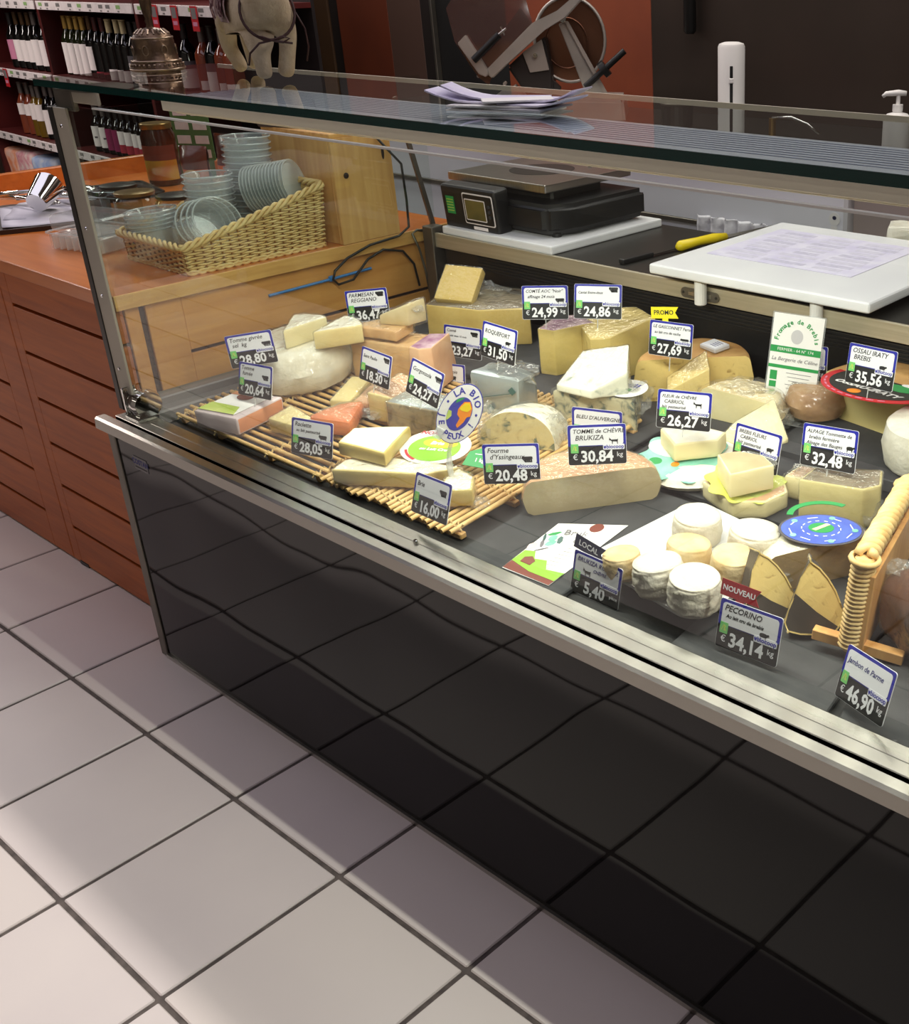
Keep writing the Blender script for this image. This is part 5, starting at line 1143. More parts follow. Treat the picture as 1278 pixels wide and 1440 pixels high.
# clear clamshell boxes
bx = thing('clamshell_box', 'clear ribbed plastic clamshell box left of the basket', 'box', (-.110, .490, T_), (0, 0, .25))
bm = bmesh.new(); tbox(bm, .19, .14, .040, (0, 0, .020), 0, .008, None, 2); new_obj('base', bm, 'clear_plastic', bx)
bm = bmesh.new(); tbox(bm, .18, .13, .042, (0, 0, .065), 0, .014, None, 3); new_obj('lid', bm, 'clear_plastic', bx)
new_obj('rim', tube([(p[0], p[1], .043) for p in rrect(.205, .155, .02)], .0025, 6, closed=True), 'milky_plastic', bx)
for k in range(8): new_obj('rib', box(.004, .142, .034, (-.08+.023*k, 0, .020), .001), 'milky_plastic', bx)
# woven basket, low at the front, high at the back
bk = thing('wicker_basket', 'pale wicker basket with sloping sides full of clear plastic tubs on the worktop', 'basket', (.222, .645, T_))
BW, BD = .145, .190
def rimz(y): return .062 + (.148-.062)*max(0, min(1, (y+BD)/(2*BD)))**1.1
new_obj('floor', b2(-BW+.01, BW-.01, -BD+.01, BD-.01, .004, .010), 'wicker_dark', bk)
per = []
def side(n, ax):
    return n
path = []
NS = 16; NE = 12
for k in range(NS): path.append((BW, -BD+2*BD*k/NS))
for k in range(NE): path.append((BW-2*BW*k/NE, BD))
for k in range(NS): path.append((-BW, BD-2*BD*k/NS))
for k in range(NE): path.append((-BW+2*BW*k/NE, -BD))
NP = len(path)
def inset(p, z):
    s = 1.0 - .06*(1-z/.148); return p[0]*s, p[1]*s
for i, p in enumerate(path):
    z = rimz(p[1]); q0 = inset(p, 0); q1 = inset(p, z)
    new_obj('stake', tube([(q0[0], q0[1], .004), (q1[0], q1[1], z)], .0024, 6), 'wicker_dark', bk)
rows = 25
for r in range(rows):
    z = .010 + r*.0054
    seg = []
    for i in range(NP*2+1):
        j = (i/2.0) % NP; a = int(j) % NP; b = (a+1) % NP; f = j-int(j)
        px, py = path[a][0]*(1-f)+path[b][0]*f, path[a][1]*(1-f)+path[b][1]*f
        if z > rimz(py)-.004:
            if len(seg) > 3: new_obj('weaver', tube(seg, .0027, 5), 'wicker', bk, smooth=True)
            seg = []; continue
        qx, qy = inset((px, py), z)
        off = .0042*math.cos(PI*(i/2.0) + PI*r)
        nx, ny = (1, 0) if abs(abs(px)-BW) < 1e-4 else (0, 1)
        sgn = (1 if px > 0 else -1) if nx else (1 if py > 0 else -1)
        seg.append((qx+nx*sgn*off, qy+ny*sgn*off, z+.0006*math.sin(i)))
    if len(seg) > 3: new_obj('weaver', tube(seg, .0027, 5), 'wicker', bk, smooth=True)
for s in (0, 1, 2):
    pts = []
    for i in range(NP*4):
        j = i/4.0; a = int(j) % NP; b = (a+1) % NP; f = j-int(j)
        px, py = path[a][0]*(1-f)+path[b][0]*f, path[a][1]*(1-f)+path[b][1]*f
        ph = i*.55 + s*2.094
        sx = 1 if abs(abs(px)-BW) < 1e-4 else 0
        o_ = .0062*math.cos(ph); pts.append((px+(math.copysign(o_, px) if sx else 0)*(1 if o_ > 0 else -1), py+(0 if sx else o_), rimz(py)+.003+.0062*math.sin(ph)))
    new_obj('braided_rim', tube(pts, .0044, 6, closed=True), 'wicker', bk, smooth=True)
for s in (0, 1):
    pts = []
    for i in range(NP*4):
        j = i/4.0; a = int(j) % NP; b = (a+1) % NP; f = j-int(j)
        px, py = path[a][0]*(1-f)+path[b][0]*f, path[a][1]*(1-f)+path[b][1]*f
        pts.append((px*.95, py*.95, .006+.004*math.sin(i*.8+s*PI)))
    new_obj('base_braid', tube(pts, .0042, 6, closed=True), 'wicker', bk, smooth=True)
# stacks of clear tubs: each tub is a thing
def tub_bm(r=.058, h=.062):
    return lathe([(0, .001), (r*.78, 0), (r*.80, .002), (r*.95, h-.004), (r, h-.004), (r*1.02, h-.001), (r*.97, h), (r*.93, h-.003), (r*.78, .004), (0, .003)], 28)
ORD = ['first', 'second', 'third', 'fourth', 'fifth', 'sixth', 'seventh', 'eighth', 'ninth', 'tenth']
def nth(k, n, what, a, b):
    j = n-1-k
    return (ORD[k] + ' ' + what + ' from the ' + a) if k <= j else (ORD[j] + ' ' + what + ' from the ' + b)
TUB = None; LID = None
def tub(loc, rot, label, group):
    global TUB
    if TUB is None: TUB = o = new_obj('plastic_tub', tub_bm(), 'clear_plastic', smooth=True, ang=35); rr = new_obj('rim', tube([(.0585*math.cos(2*PI*k/28), .0585*math.sin(2*PI*k/28), .060) for k in range(28)], .0018, 6, closed=True), 'milky_plastic', o, smooth=True)
    else: o = copy_tree(TUB)
    o.location = loc; o.rotation_euler = rot; return tag(o, label, 'tub', group)
for k in range(8): tub((.150+.001*k, .660, T_+.012+.0150*k+.002), (0, random.uniform(-.02, .02), 0), nth(k, 8, 'clear tub', 'bottom', 'top') + ' of the shorter upright stack', 'shorter stack of clear tubs in the basket')
for k in range(13): tub((.135, .775+.0012*k, T_+.012+.0148*k+.002), (-.03, random.uniform(-.02, .02), 0), nth(k, 13, 'clear tub', 'bottom', 'top') + ' of the taller upright stack', 'taller stack of clear tubs in the basket')
for k in range(5): tub((.125+.002*k, .520, T_+.012+.0100*k+.002), (.05, -.05, 0), nth(k, 5, 'clear tub', 'bottom', 'top') + ' of the low front stack', 'low front stack of clear tubs in the basket')
for k in range(4): tub((.220+.016*k, .560+.006*k, T_+.060+.004*k), (.3, 1.05, .35), nth(k, 4, 'tub', 'left', 'right') + ' of the tubs lying on their side', 'clear tubs lying on their side in the basket')
for k in range(14):
    bm = lathe([(0, 0), (.050, 0), (.052, .001), (.056, .0045), (.058, .0045), (.058, .0058), (.055, .0058), (.050, .0014), (0, .0014)], 28) if LID is None else None
    if LID is None: LID = o = new_obj('tub_cover', bm, 'milky_plastic', smooth=True, ang=35)
    else: o = LID.copy(); COL.objects.link(o)
    o.location = (.215+.0062*k, .735+.0052*k, T_+.135+.0012*k); o.rotation_euler = (.15, 1.35, .72)
    tag(o, nth(k, 14, 'lid', 'left', 'right') + ' of the row of lids on edge', 'lid', 'row of clear lids in the basket')
# wooden box with knot hole, dark device on top
wbx = thing('wooden_box', 'pine wooden box with knot holes standing at the right end of the worktop', 'box', (.242, .948, T_))
new_obj('front_board', b2(.135, .147, -.088, .086, 0, .255, .0015), 'pine', wbx); new_obj('back_board', b2(-.147, -.135, -.088, .086, 0, .255, .0015), 'pine', wbx)
new_obj('side_board', b2(-.135, .135, -.088, -.076, 0, .255, .0015), 'pine', wbx); new_obj('side_board', b2(-.135, .135, .074, .086, 0, .255, .0015), 'pine', wbx); new_obj('top_board', b2(-.147, .147, -.088, .086, .255, .266, .0015), 'wood_edge', wbx)
new_obj('knot_hole', lathe([(0, -.0005), (.0075, -.0005), (.0075, .0006), (0, .0006)], 14, None, (.147, -.055, .165), 0, None, Matrix(((0, 0, 1), (1, 0, 0), (0, 1, 0)))), 'groove', wbx)
new_obj('knot_mark', poly_slab(ell(.004, .016, 14), 0, .0006), 'groove', wbx, (.1472, .060, .205), (PI/2, 0, PI/2))
dev = thing('dark_device', 'dark grey flat device lying on top of the wooden box', 'device', (.160, .945, T_+.267), (0, 0, .25)); new_obj('case', box(.19, .13, .022, (0, 0, .011), .005, 2), 'black_plastic', dev); new_obj('front_face', box(.14, .030, .020, (-.01, -.07, .012), .003, 1, Euler((.6, 0, 0))), 'device', dev)
cb = tag(new_obj('black_cable', tube([(.395, .990, 1.09), (.410, 1.045, 1.02), (.408, 1.050, .93), (.402, 1.052, .86), (.400, 1.02, .842), (.398, .93, .835), (.396, .86, .815), (.394, .820, .790), (.393, .812, .770), (.394, .825, .755), (.393, .87, .758), (.394, .92, .80), (.394, .97, .815), (.394, 1.03, .80), (.395, 1.06, .76), (.395, 1.07, .70)], .0032, 7), 'black_plastic', smooth=True), 'thin black cable looping over the end of the wooden counter', 'cable')
cw = tag(new_obj('white_cable', tube([(.405, 1.10, .842), (.404, 1.075, .848), (.402, 1.06, .84), (.404, 1.075, .80), (.408, 1.085, .74), (.410, 1.09, .68)], .0032, 7), 'steel_dull', smooth=True), 'thin pale cable hanging behind the wooden counter end', 'cable')

# ---------------------------------------------------------------- things on the rear steel shelf
S_ = .8425
cbd = tag(new_obj('cutting_board', box(.405, .40, .020, (0, 0, .010), .004, 2), 'poly_board', None, (.678, 1.300, S_), (0, 0, -.01)), 'thick white cutting board under the black weighing scale', 'cutting board')
sc_ = thing('weighing_scale', 'black shop scale with steel platter and grey display on a cutting board', 'scale', (.660, 1.315, S_+.021))
bm = poly_slab([(-.185, -.165), (.150, -.165), (.190, -.10), (.190, .165), (-.185, .165)], .006, .078)
bmesh.ops.bevel(bm, geom=bm.edges[:], offset=.014, segments=3, affect='EDGES'); new_obj('body', bm, 'black_plastic', sc_, smooth=True, ang=40)
for x in (-.15, .15):
    for y in (-.13, .13): new_obj('foot', cyl(.012, 0, .008, 12, (x, y, 0)), 'black_plastic', sc_)
new_obj('platter_support', box(.20, .18, .030, (0, 0, .088), .006), 'steel_dark', sc_)
bm = bmesh.new(); tbox(bm, .360, .310, .020, (-.040, .005, .114), 0, .003, None, 2); new_obj('platter', bm, 'steel', sc_)
new_obj('platter_disc', cyl(.085, .1242, .1248, 36, (-.035, .01, 0)), 'steel_dark', sc_)
new_obj('level_screw', cyl(.005, .1242, .127, 12, (.05, .10, 0)), 'chrome', sc_)
dm = new_obj('display', box(.205, .050, .112, (0, 0, 0), .010, 3), 'black_plastic', sc_, (-.085, -.178, .052), (.10, 0, 0))
new_obj('display_frame', poly_slab(rrect(.112, .078, .006), 0, .0012), 'strip_white', dm, (.038, -.0252, .004), (PI/2, 0, 0)); new_obj('display_face', poly_slab(rrect(.106, .072, .005), .0012, .0020), 'black_plastic', dm, (.038, -.0252, .004), (PI/2, 0, 0))
new_obj('screen_frame', poly_slab(rrect(.076, .054, .003), .0020, .0026), 'strip_white', dm, (.028, -.0252, .002), (PI/2, 0, 0))
PM('lcd', (112, 100, 52), (92, 84, 46), ns=12, rough=0.2, coat=0.5)
new_obj('screen', poly_slab(rrect(.071, .049, .002), .0026, .0030), 'lcd', dm, (.028, -.0252, .002), (PI/2, 0, 0))
for k in range(3): new_obj('key', cyl(.004, 0, .003, 12, (0, 0, 0)), 'device', dm, (.080, -.0268, .016-.013*k), (PI/2, 0, 0))
new_obj('strip_label', box(.052, .001, .008, (.036, -.0258, -.044)), 'strip_white', dm); new_obj('green_sticker', box(.030, .001, .044, (-.068, -.0258, .006)), 'green', dm)
for k in range(5): new_obj('print_line', box(.024, .0006, .0022, (-.068, -.0266, .020-.007*k)), 'label_leaf', dm)
bd = thing('serving_board', 'white plastic serving board on short white legs with a printed sheet', 'board', (1.492, 1.315, S_+.018), (0, 0, .02))
new_obj('board', box(.545, .515, .022, (0, 0, .011), .007, 3), 'poly_board', bd)
for x in (-.150, .140): new_obj('leg', cyl(.0135, -.055, .001, 18, (x, -.232, 0), bev=.002), 'white_plastic', bd)
for x in (-.150, .140): new_obj('leg', cyl(.0135, -.018, .001, 18, (x, .14, 0)), 'white_plastic', bd)
PM('lilac_print', (214, 210, 226), (200, 196, 214), ns=60, rough=0.7); PM('lilac_dark', (186, 182, 204), (206, 202, 220), ns=80, rough=0.7)
bs = tag(new_obj('printed_sheet', box(.37, .30, .0008, (0, 0, .0004)), 'paper_lilac', None, (1.452, 1.350, S_+.0405), (0, 0, .02)), 'sheet of paper with pale lilac printing lying on the white serving board', 'paper')
for k in range(9):
    for q in range(3): new_obj('print_block', box(.06+.05*random.random(), .018, .0003, (-.11+.11*q, .12-.03*k, .0010)), 'lilac_print' if (k+q) % 3 else 'lilac_dark', bs)
kn = thing('yellow_knife', 'knife with bright yellow handle lying behind the white serving board', 'knife', (1.115, 1.42, S_+.010), (0, 0, 1.42)); new_obj('handle', tube([(-.12, 0, .0), (-.11, 0, .002), (-.05, .002, .003), (0, 0, .003), (.04, 0, .0)], [.006, .013, .0105, .012, .010], 10), 'yellow', kn, smooth=True); new_obj('blade', poly_slab([(.04, -.014), (.19, -.010), (.22, .008), (.04, .012)], -.001, .001), 'steel', kn)
k2 = thing('dark_knife', 'dark slim knife lying on the steel shelf before the yellow knife', 'knife', (1.080, 1.24, S_+.006), (0, 0, 1.50)); new_obj('handle', box(.10, .018, .012, (-.06, 0, 0), .004, 2), 'black_plastic', k2); new_obj('blade', poly_slab([(-.01, -.009), (.11, -.006), (.13, .006), (-.01, .009)], -.001, .001), 'steel_dark', k2)
tp = tag(new_obj('steel_tray', box(.36, .34, .012, (0, 0, .006), .003), 'steel', None, (2.02, 1.30, S_+.002), (0, 0, 0)), 'flat steel tray at the right edge of the rear shelf', 'tray')
PM('parm_rough', (222, 206, 140), (206, 186, 112), ns=14, rough=0.6, bump=0.6, bs=40)
bm = bmesh.new(); bmesh.ops.create_icosphere(bm, subdivisions=3, radius=.075); jitter(bm, .022, 20, 6)
tag(new_obj('cheese_chunk', bm, 'parm_rough', None, (1.620, 1.685, S_+.075)), 'rough pale yellow cheese chunk at the right edge behind the serving board', 'cheese')
bm = box(.14, .10, .06, (0, 0, .03), .01, 2); bmesh.ops.subdivide_edges(bm, edges=bm.edges[:], cuts=2); jitter(bm, .010, 25, 3)
tag(new_obj('paper_parcel', bm, 'waxed_paper', None, (1.545, 1.655, S_+.001), (0, 0, .5)), 'white paper parcel beside the rough cheese chunk at the right edge', 'parcel')

# ---------------------------------------------------------------- things on the top glass
G_ = 1.2868
PM('bronze', (120, 98, 78), (92, 74, 60), ns=30, rough=0.35, metal=0.9, bump=0.4, bs=60); PM('bronze_light', (158, 138, 118), rough=0.28, metal=0.9)
bl_ = thing('hand_bell', 'ornate bronze hand bell standing on the glass top', 'bell', (.425, .455, G_))
bl_.scale = (.88, .88, .95)
new_obj('dome', lathe([(.058, 0), (.060, .003), (.0595, .008), (.056, .013), (.054, .020), (.051, .0215), (.049, .024), (.047, .040), (.0455, .060), (.043, .068), (.036, .076), (.022, .083), (.010, .086), (0, .087)], 40), 'bronze', bl_, smooth=True, ang=40)
for z, r in ((.0045, .0600), (.0205, .0545), (.066, .0442)): new_obj('ring', tube([(r*math.cos(2*PI*k/36), r*math.sin(2*PI*k/36), z) for k in range(36)], .0018, 6, closed=True), 'bronze_light', bl_, smooth=True)
for k in range(32):
    t = 2*PI*k/32; new_obj('bead', box(.0035, .005, .006, (.0575*math.cos(t), .0575*math.sin(t), .0125), .001, 1, Euler((0, 0, t))), 'bronze_light', bl_)
for k in range(18):
    t = 2*PI*k/18; new_obj('flute', box(.003, .004, .016, (.033*math.cos(t), .033*math.sin(t), .0785), .001, 1, Euler((0, -.9, t))), 'bronze_light', bl_)
for k in range(7):
    t = 2*PI*k/7; new_obj('medallion', tube([((.0478)*math.cos(t+.14*math.cos(a)), .0478*math.sin(t+.14*math.cos(a)), .042+.010*math.sin(a)) for a in [2*PI*q/12 for q in range(12)]], .0012, 5, closed=True), 'bronze_light', bl_)
new_obj('handle', lathe([(.010, .084), (.007, .092), (.009, .098), (.007, .104), (.011, .115), (.013, .135), (.011, .155), (.008, .160), (.010, .175), (0, .185)], 20), 'bronze', bl_, smooth=True, ang=50)
# plush animal with blanket
PM('plush', (206, 188, 160), (188, 168, 140), ns=30, rough=0.95, bump=0.5, bs=160, spec=0.1); PM('blanket', (92, 34, 44), (190, 160, 156), ns=90, rough=0.9, lo=.5, hi=.56, bump=0.3, bs=200); PM('plush_blanket', (196, 172, 164), (180, 150, 146), ns=40, rough=0.95); PM('leather', (58, 26, 22), rough=0.6)
an = thing('plush_animal', 'cream plush donkey figure with burgundy patterned blanket standing on the glass top', 'soft toy', (.780, .470, G_))
AO = Vector((.780, .470, G_))
def skinned(name, verts, edges, radii, mat, parent):
    me = bpy.data.meshes.new(name); me.from_pydata(verts, edges, []); o = bpy.data.objects.new(name, me); COL.objects.link(o); o.parent = parent
    md = o.modifiers.new('skin', 'SKIN'); md.use_smooth_shade = True
    for i, v in enumerate(me.skin_vertices[0].data): v.radius = (radii[i], radii[i]); v.use_root = (i == 0)
    s = o.modifiers.new('subsurf', 'SUBSURF'); s.levels = 2; s.render_levels = 2
    me.materials.append(MATS[mat]); return o
VA = [(.790, .465, 1.408, .045), (.705, .500, 1.408, .046), (.862, .452, 1.408, .042), (.890, .438, 1.428, .040), (.905, .428, 1.485, .031), (.920, .420, 1.545, .030), (.965, .390, 1.535, .020),
      (.858, .432, 1.372, .020), (.864, .424, 1.338, .019), (.868, .426, 1.312, .014), (.862, .428, 1.292, .017),
      (.886, .474, 1.372, .019), (.884, .468, 1.335, .015), (.876, .462, 1.292, .016),
      (.684, .476, 1.374, .026), (.676, .474, 1.336, .016), (.690, .480, 1.318, .014), (.700, .484, 1.292, .015), (.668, .528, 1.374, .026), (.655, .534, 1.330, .015), (.664, .534, 1.292, .015), (.915, .440, 1.585, .008), (.905, .410, 1.585, .008)]
E_ = [(0, 1), (0, 2), (2, 3), (3, 4), (4, 5), (5, 6), (2, 7), (7, 8), (8, 9), (9, 10), (2, 11), (11, 12), (12, 13), (1, 14), (14, 15), (15, 16), (16, 17), (1, 18), (18, 19), (19, 20), (5, 21), (5, 22)]
skinned('body', [Vector(v[:3])-AO for v in VA], E_, [v[3] for v in VA], 'plush', an)
ax0, ax1 = Vector((.690, .506, 1.408))-AO, Vector((.830, .458, 1.408))-AO; dA = (ax1-ax0).normalized(); sd = dA.cross(Vector((0, 0, 1))).normalized(); up_ = sd.cross(dA)
def saddle(u0, u1, rr, a0, a1, mat, name):
    bm = bmesh.new(); g = []
    for i in range(9):
        c_ = ax0 + (ax1-ax0)*(u0+(u1-u0)*i/8); g.append([bm.verts.new(c_ + sd*rr*math.cos(t) + up_*rr*math.sin(t)) for t in [math.radians(a0+(a1-a0)*k/14) for k in range(15)]])
    for i in range(8):
        for k in range(14): bm.faces.new((g[i][k], g[i][k+1], g[i+1][k+1], g[i+1][k]))
    bmesh.ops.solidify(bm, geom=bm.faces[:], thickness=.003); return new_obj(name, bm, mat, an, smooth=True)
saddle(.15, .80, .0545, -25, 205, 'plush_blanket', 'blanket'); saddle(.42, .72, .0575, -14, 60, 'blanket', 'blanket_pattern'); saddle(-.04, .18, .0560, -35, 200, 'blanket', 'blanket_hem')
fw = Vector((.86, -.51, 0)); sv = Vector((.51, .86, 0)); cc = Vector((.872, .447, 1.405))-AO
new_obj('harness', tube([cc + sv*.046*math.cos(t) + (Vector((0, 0, 1))*math.sin(t) + fw*(.30-.45*math.sin(t)))*.046 for t in [2*PI*k/28 for k in range(28)]], .0026, 6, closed=True), 'leather', an, smooth=True)
kn_ = cc + fw*.036 + Vector((0, 0, -.046))
new_obj('harness_bow', tube([kn_ + sv*a + fw*b + Vector((0, 0, c)) for a, b, c in ((-.045, .004, -.040), (-.040, .008, -.020), (-.022, .010, -.004), (0, .010, 0), (.018, .010, .006), (.030, .008, .002), (.018, .010, -.004), (0, .010, 0), (-.016, .011, .006), (-.028, .008, .010), (-.014, .010, .001), (0, .010, 0), (.034, .008, -.006))], .0020, 6), 'leather', an, smooth=True)
new_obj('harness', tube([cc + sv*.046 + fw*.01, cc + sv*.060 + fw*.012 + Vector((0, 0, -.03)), cc + sv*.062 + fw*.010 + Vector((0, 0, -.06)), cc + sv*.056 + Vector((0, 0, -.085))], .0018, 6), 'leather', an, smooth=True)
# pile of cards and leaflets
for i, (x, y, z, rz, w, d, mt_, lab, curl) in enumerate(((1.548, .388, .001, .35, .150, .085, 'paper', 'white leaflet at the bottom of the pile on the glass top', 0), (1.560, .392, .004, .20, .145, .085, 'grey_white', 'greyish leaflet second from the bottom of the pile on the glass top', 0), (1.545, .384, .007, .42, .140, .080, 'paper', 'white leaflet in the middle of the pile on the glass top', 0), (1.515, .372, .010, .46, .155, .050, 'paper_lilac', 'lilac card with upturned left end on the leaflet pile', .016), (1.525, .392, .013, .55, .150, .050, 'paper_lilac', 'second lilac card with upturned end at the left of the leaflet pile', .019), (1.600, .420, .012, .28, .115, .060, 'paper_lilac', 'pale lilac card with raised right end on the leaflet pile', -.016), (1.615, .395, .009, .15, .120, .055, 'paper_lilac', 'pale card sticking out at the right of the leaflet pile', -.012), (1.575, .385, .014, .9, .10, .045, 'paper', 'small white card on top of the leaflet pile', 0))):
    bm = bmesh.new(); bmesh.ops.create_grid(bm, x_segments=10, y_segments=2, size=.5)
    for v in bm.verts:
        u = v.co.x*2
        zz = abs(curl)*max(0, (-u if curl > 0 else u))**2
        v.co = Vector((v.co.x*w, v.co.y*d, zz))
    bmesh.ops.solidify(bm, geom=bm.faces[:], thickness=.0022)
    tag(new_obj('leaflet', bm, mt_, None, (x, y, G_+z+.0012), (0, 0, rz), smooth=False), lab, 'leaflet', 'leaflets on the glass top')

# ---------------------------------------------------------------- behind the counter
PM('equip_white', (226, 226, 232), rough=0.4); PM('equip_dark', (60, 52, 48), rough=0.5); PM('bin_beige', (176, 160, 154), rough=0.5)
bc = thing('rear_counter', 'pale grey rear work counter with steel top behind the display case', 'counter', (.8, 2.45, 0))
new_obj('body', b2(-2.2, .19, -.22, .30, .05, .90), 'equip_white', bc); new_obj('rail_strip', b2(-2.2, .19, -.232, -.22, .665, .680, .002), 'steel_dull', bc); new_obj('rail_strip', b2(.19, .205, -.235, .30, .05, .90), 'grey_white', bc)
new_obj('worktop', b2(-2.25, 1.7, -.24, .33, .90, .94, .003), 'steel_dark', bc); new_obj('body_right', b2(.205, 1.7, -.20, .30, .05, .90), 'bin_beige', bc)
st_ = new_obj('sticker', poly_slab(ell(.020, .020, 22), 0, .001), 'white', bc, (.150, -.2205, .745), (PI/2, 0, 0)); new_obj('sticker_print', poly_slab(ell(.007, .006, 16, 0, .004), .001, .0016), 'navy', st_); new_obj('sticker_tail', box(.022, .012, .001, (0, -.028, .0006)), 'white', st_)
bm = bmesh.new(); bmesh.ops.create_grid(bm, x_segments=40, y_segments=10, size=.5)
for v in bm.verts:
    x_, y_ = v.co.x, v.co.y; v.co = Vector((x_*.30, .010*math.sin(x_*34)+.006*noise.noise(Vector((x_*9, y_*4, 0))), y_*.085))
bmesh.ops.solidify(bm, geom=bm.faces[:], thickness=.003)
PM('cloth', (232, 230, 234), (214, 212, 218), ns=20, rough=0.9, bump=0.4, bs=60)
tag(new_obj('cleaning_cloth', bm, 'cloth', None, (.575, 2.200, .662), (0, 0, 0), smooth=True), 'crumpled white cloth hanging on the pale rear counter', 'cloth')
# meat slicer, seen from behind the counter
PM('slicer_metal', (186, 180, 172), (168, 162, 154), ns=6, rough=0.4, metal=0.6); PM('slicer_dark', (48, 42, 40), rough=0.45, metal=0.4); PM('blade_wall_reflection', (120, 84, 66), rough=0.3, metal=0.9); PM('plate_light', (168, 158, 148), rough=0.45, metal=0.3)  # the blade's brown tint paints in the orange wall's reflection
K = 1/382.0
sl = thing('meat_slicer', 'metal meat slicer with round blade and black handles against the orange panel', 'slicer', (-.456, 2.35, 1.202), (PI/2, 0, math.atan2(.639, .769)))
def P2(pts): return [((x-750)*K, (60-y)*K*1.08) for x, y in pts]
def slab(name, pts, z0, z1, mat, bev=.003):
    bm = poly_slab(P2(pts), z0, z1)
    bmesh.ops.bevel(bm, geom=bm.edges[:], offset=bev, segments=2, affect='EDGES'); return new_obj(name, bm, mat, sl)
slab('base', [(690, 122), (876, 128), (880, 175), (680, 175)], -.14, .14, 'slicer_metal', .01)
slab('blade_guard', [(800+48*math.cos(a), 58+50*math.sin(a)) for a in [2*PI*k/36 for k in range(36)]], -.06, -.04, 'blade_wall_reflection', .002)
bm = tube([(x, y, -.035) for x, y in P2([(800+50*math.cos(a), 58+52*math.sin(a)) for a in [2*PI*k/40 for k in range(40)]])], .006, 8, closed=True); new_obj('guard_ring', bm, 'slicer_metal', sl, smooth=True)
bm = tube([(x, y, -.036) for x, y in P2([(795+30*math.cos(a), 62+31*math.sin(a)) for a in [2*PI*k/32 for k in range(32)]])], .003, 6, closed=True); new_obj('blade_ring', bm, 'blade_wall_reflection', sl, smooth=True)
slab('hand_guard', [(637, 16), (662, -14), (742, -14), (754, 36), (692, 98), (687, 109), (673, 98), (645, 56)], .075, .081, 'clear_guard', .001)
slab('tray_plate', [(738, 17), (754, 37), (689, 96), (676, 80)], .055, .07, 'slicer_metal'); slab('tray_side', [(650, 57), (662, 47), (690, 92), (686, 98), (676, 94)], .04, .11, 'slicer_metal')
slab('carriage_arm', [(683, 92), (755, 34), (790, 22), (822, -2), (829, 4), (800, 30), (770, 42), (694, 100)], .06, .10, 'slicer_metal', .004)
slab('motor_body', [(713, 88), (737, 70), (768, 52), (774, 92), (776, 126), (740, 126)], -.10, .05, 'slicer_dark', .008); slab('control_plate', [(736, 70), (764, 55), (772, 92), (745, 95)], .05, .056, 'plate_light', .001)
new_obj('control_knob', cyl(.008, .056, .064, 14, (P2([(754, 74)])[0][0], P2([(754, 74)])[0][1], 0)), 'chrome', sl)
slab('support_leg', [(788, 37), (801, 34), (855, 128), (824, 130)], .02, .045, 'slicer_metal', .003); slab('support_edge', [(797, 35), (802, 34), (856, 128), (850, 128)], .045, .052, 'plate_light', .001)
new_obj('arm_bolt', cyl(.012, .045, .06, 14, (P2([(795, 31)])[0][0], P2([(795, 31)])[0][1], 0)), 'chrome', sl)
slab('slide_rod', [(768, 100), (786, 116), (776, 128), (762, 122)], -.02, .02, 'slicer_dark')
def bar(name, a, b, r, mat, z):
    p, q = P2([a, b]); return new_obj(name, tube([(p[0], p[1], z), (q[0], q[1], z)], r, 12), mat, sl, smooth=True, ang=50)
bar('pusher_handle', (671, 77), (709, 47), .013, 'black_plastic', .115); bar('handle_stud', (708, 47), (719, 40), .004, 'chrome', .112); bar('handle_stud', (712, 38), (716, 48), .003, 'chrome', .112)
bar('gauge_knob', (822, 113), (879, 70), .0115, 'black_plastic', .07); bar('gauge_collar', (846, 94), (853, 89), .030, 'black_plastic', .07)
for p in ((672, 98), (708, 108), (722, 112)): new_obj('small_bolt', cyl(.006, .02, .06, 10, (P2([p])[0][0], P2([p])[0][1], 0)), 'plate_light', sl)
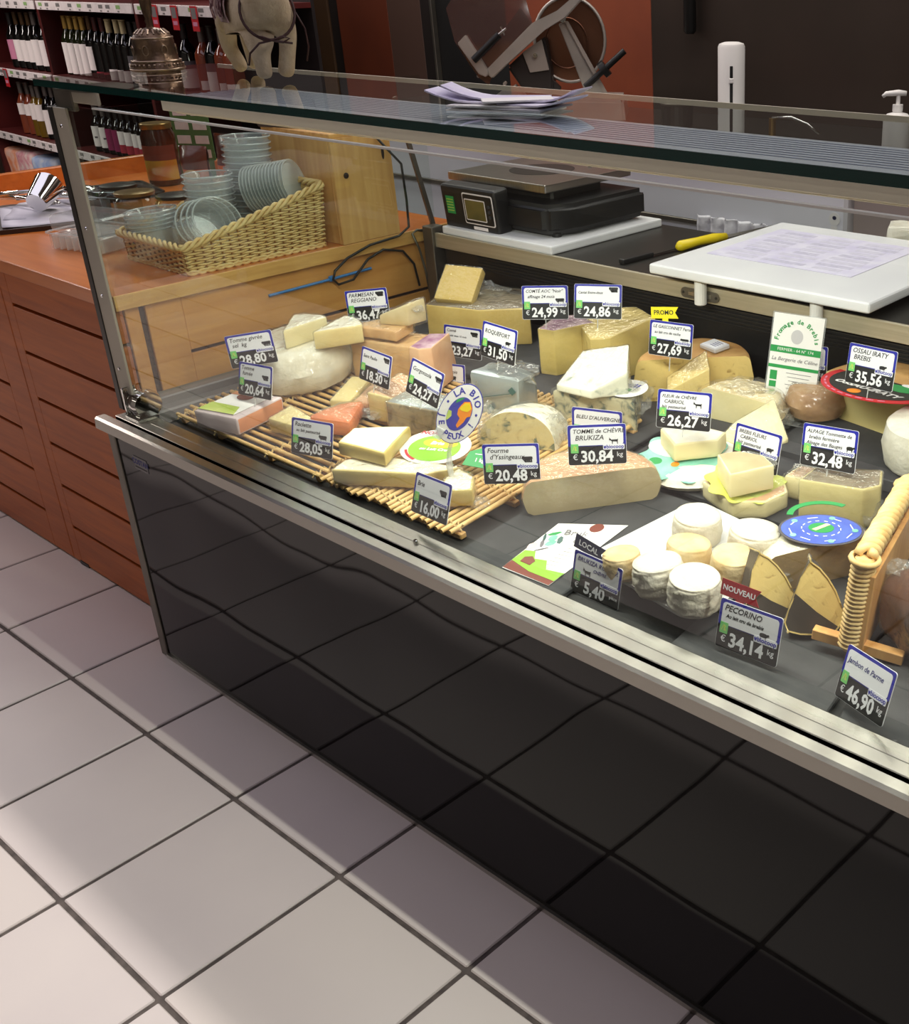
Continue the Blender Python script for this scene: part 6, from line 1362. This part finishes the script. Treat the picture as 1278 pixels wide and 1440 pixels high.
# white tube dispenser, pump bottle, tap, hanging handle, canister
dp = thing('tube_dispenser', 'tall white tube dispenser with dark slot standing before the steel wall', 'dispenser', (.452, 2.36, .94))
new_obj('tube', lathe([(.0, 0), (.044, 0), (.044, .275), (.040, .284), (.025, .289), (0, .290)], 32), 'white_plastic', dp, smooth=True, ang=40)
d_ = (Vector((2.845, -.781, 0))-Vector((.452, 2.36, 0))).normalized(); al = math.atan2(d_.y, d_.x)
new_obj('slot', box(.004, .010, .22, (.0432*math.cos(al), .0432*math.sin(al), .11), .001, 1, Euler((0, 0, al))), 'black_void', dp); new_obj('slot_clip', box(.006, .014, .016, (.0445*math.cos(al), .0445*math.sin(al), .175), .002, 1, Euler((0, 0, al))), 'white', dp)
pb = thing('pump_bottle', 'white pump bottle at the right edge before the steel wall', 'bottle', (1.105, 2.30, .94))
new_obj('bottle', lathe([(0, 0), (.038, 0), (.040, .004), (.040, .105), (.030, .116), (.014, .120), (.014, .128), (0, .128)], 24), 'white_plastic', pb, smooth=True, ang=40); new_obj('collar', cyl(.015, .124, .142, 16), 'white', pb); new_obj('stem', cyl(.006, .14, .168, 12), 'white', pb)
new_obj('spout', tube([(.018, .014, .172), (0, 0, .174), (-.028, -.022, .172), (-.036, -.028, .164)], [.007, .009, .007, .005], 10), 'white', pb, smooth=True)
tp_ = thing('tap', 'small chrome tap lying low behind the glass top', 'tap', (.590, 2.40, .94)); new_obj('body', cyl(.012, 0, .060, 14), 'lid_gold', tp_); new_obj('lever', tube([(0, 0, .060), (.06, .02, .064), (.11, .04, .045), (.15, .05, .015)], [.007, .006, .005, .005], 8), 'chrome', tp_, smooth=True)
tag(new_obj('hanging_handle', tube([(0, 0, 0), (0, 0, .01), (0, 0, .30)], [.016, .024, .024], 12), 'black_plastic', None, (-.026, 2.735, 1.222), smooth=True, ang=50), 'black handle hanging on the steel wall at the top of the view', 'handle')
cn = thing('steel_canister', 'low steel canister with lid in front of the orange panel edge', 'canister', (.17, 2.42, .94)); new_obj('body', cyl(.055, 0, .075, 24), 'steel_dark', cn); new_obj('lid', cyl(.058, .075, .085, 24, bev=.003), 'steel_dull', cn)
bake_texts()
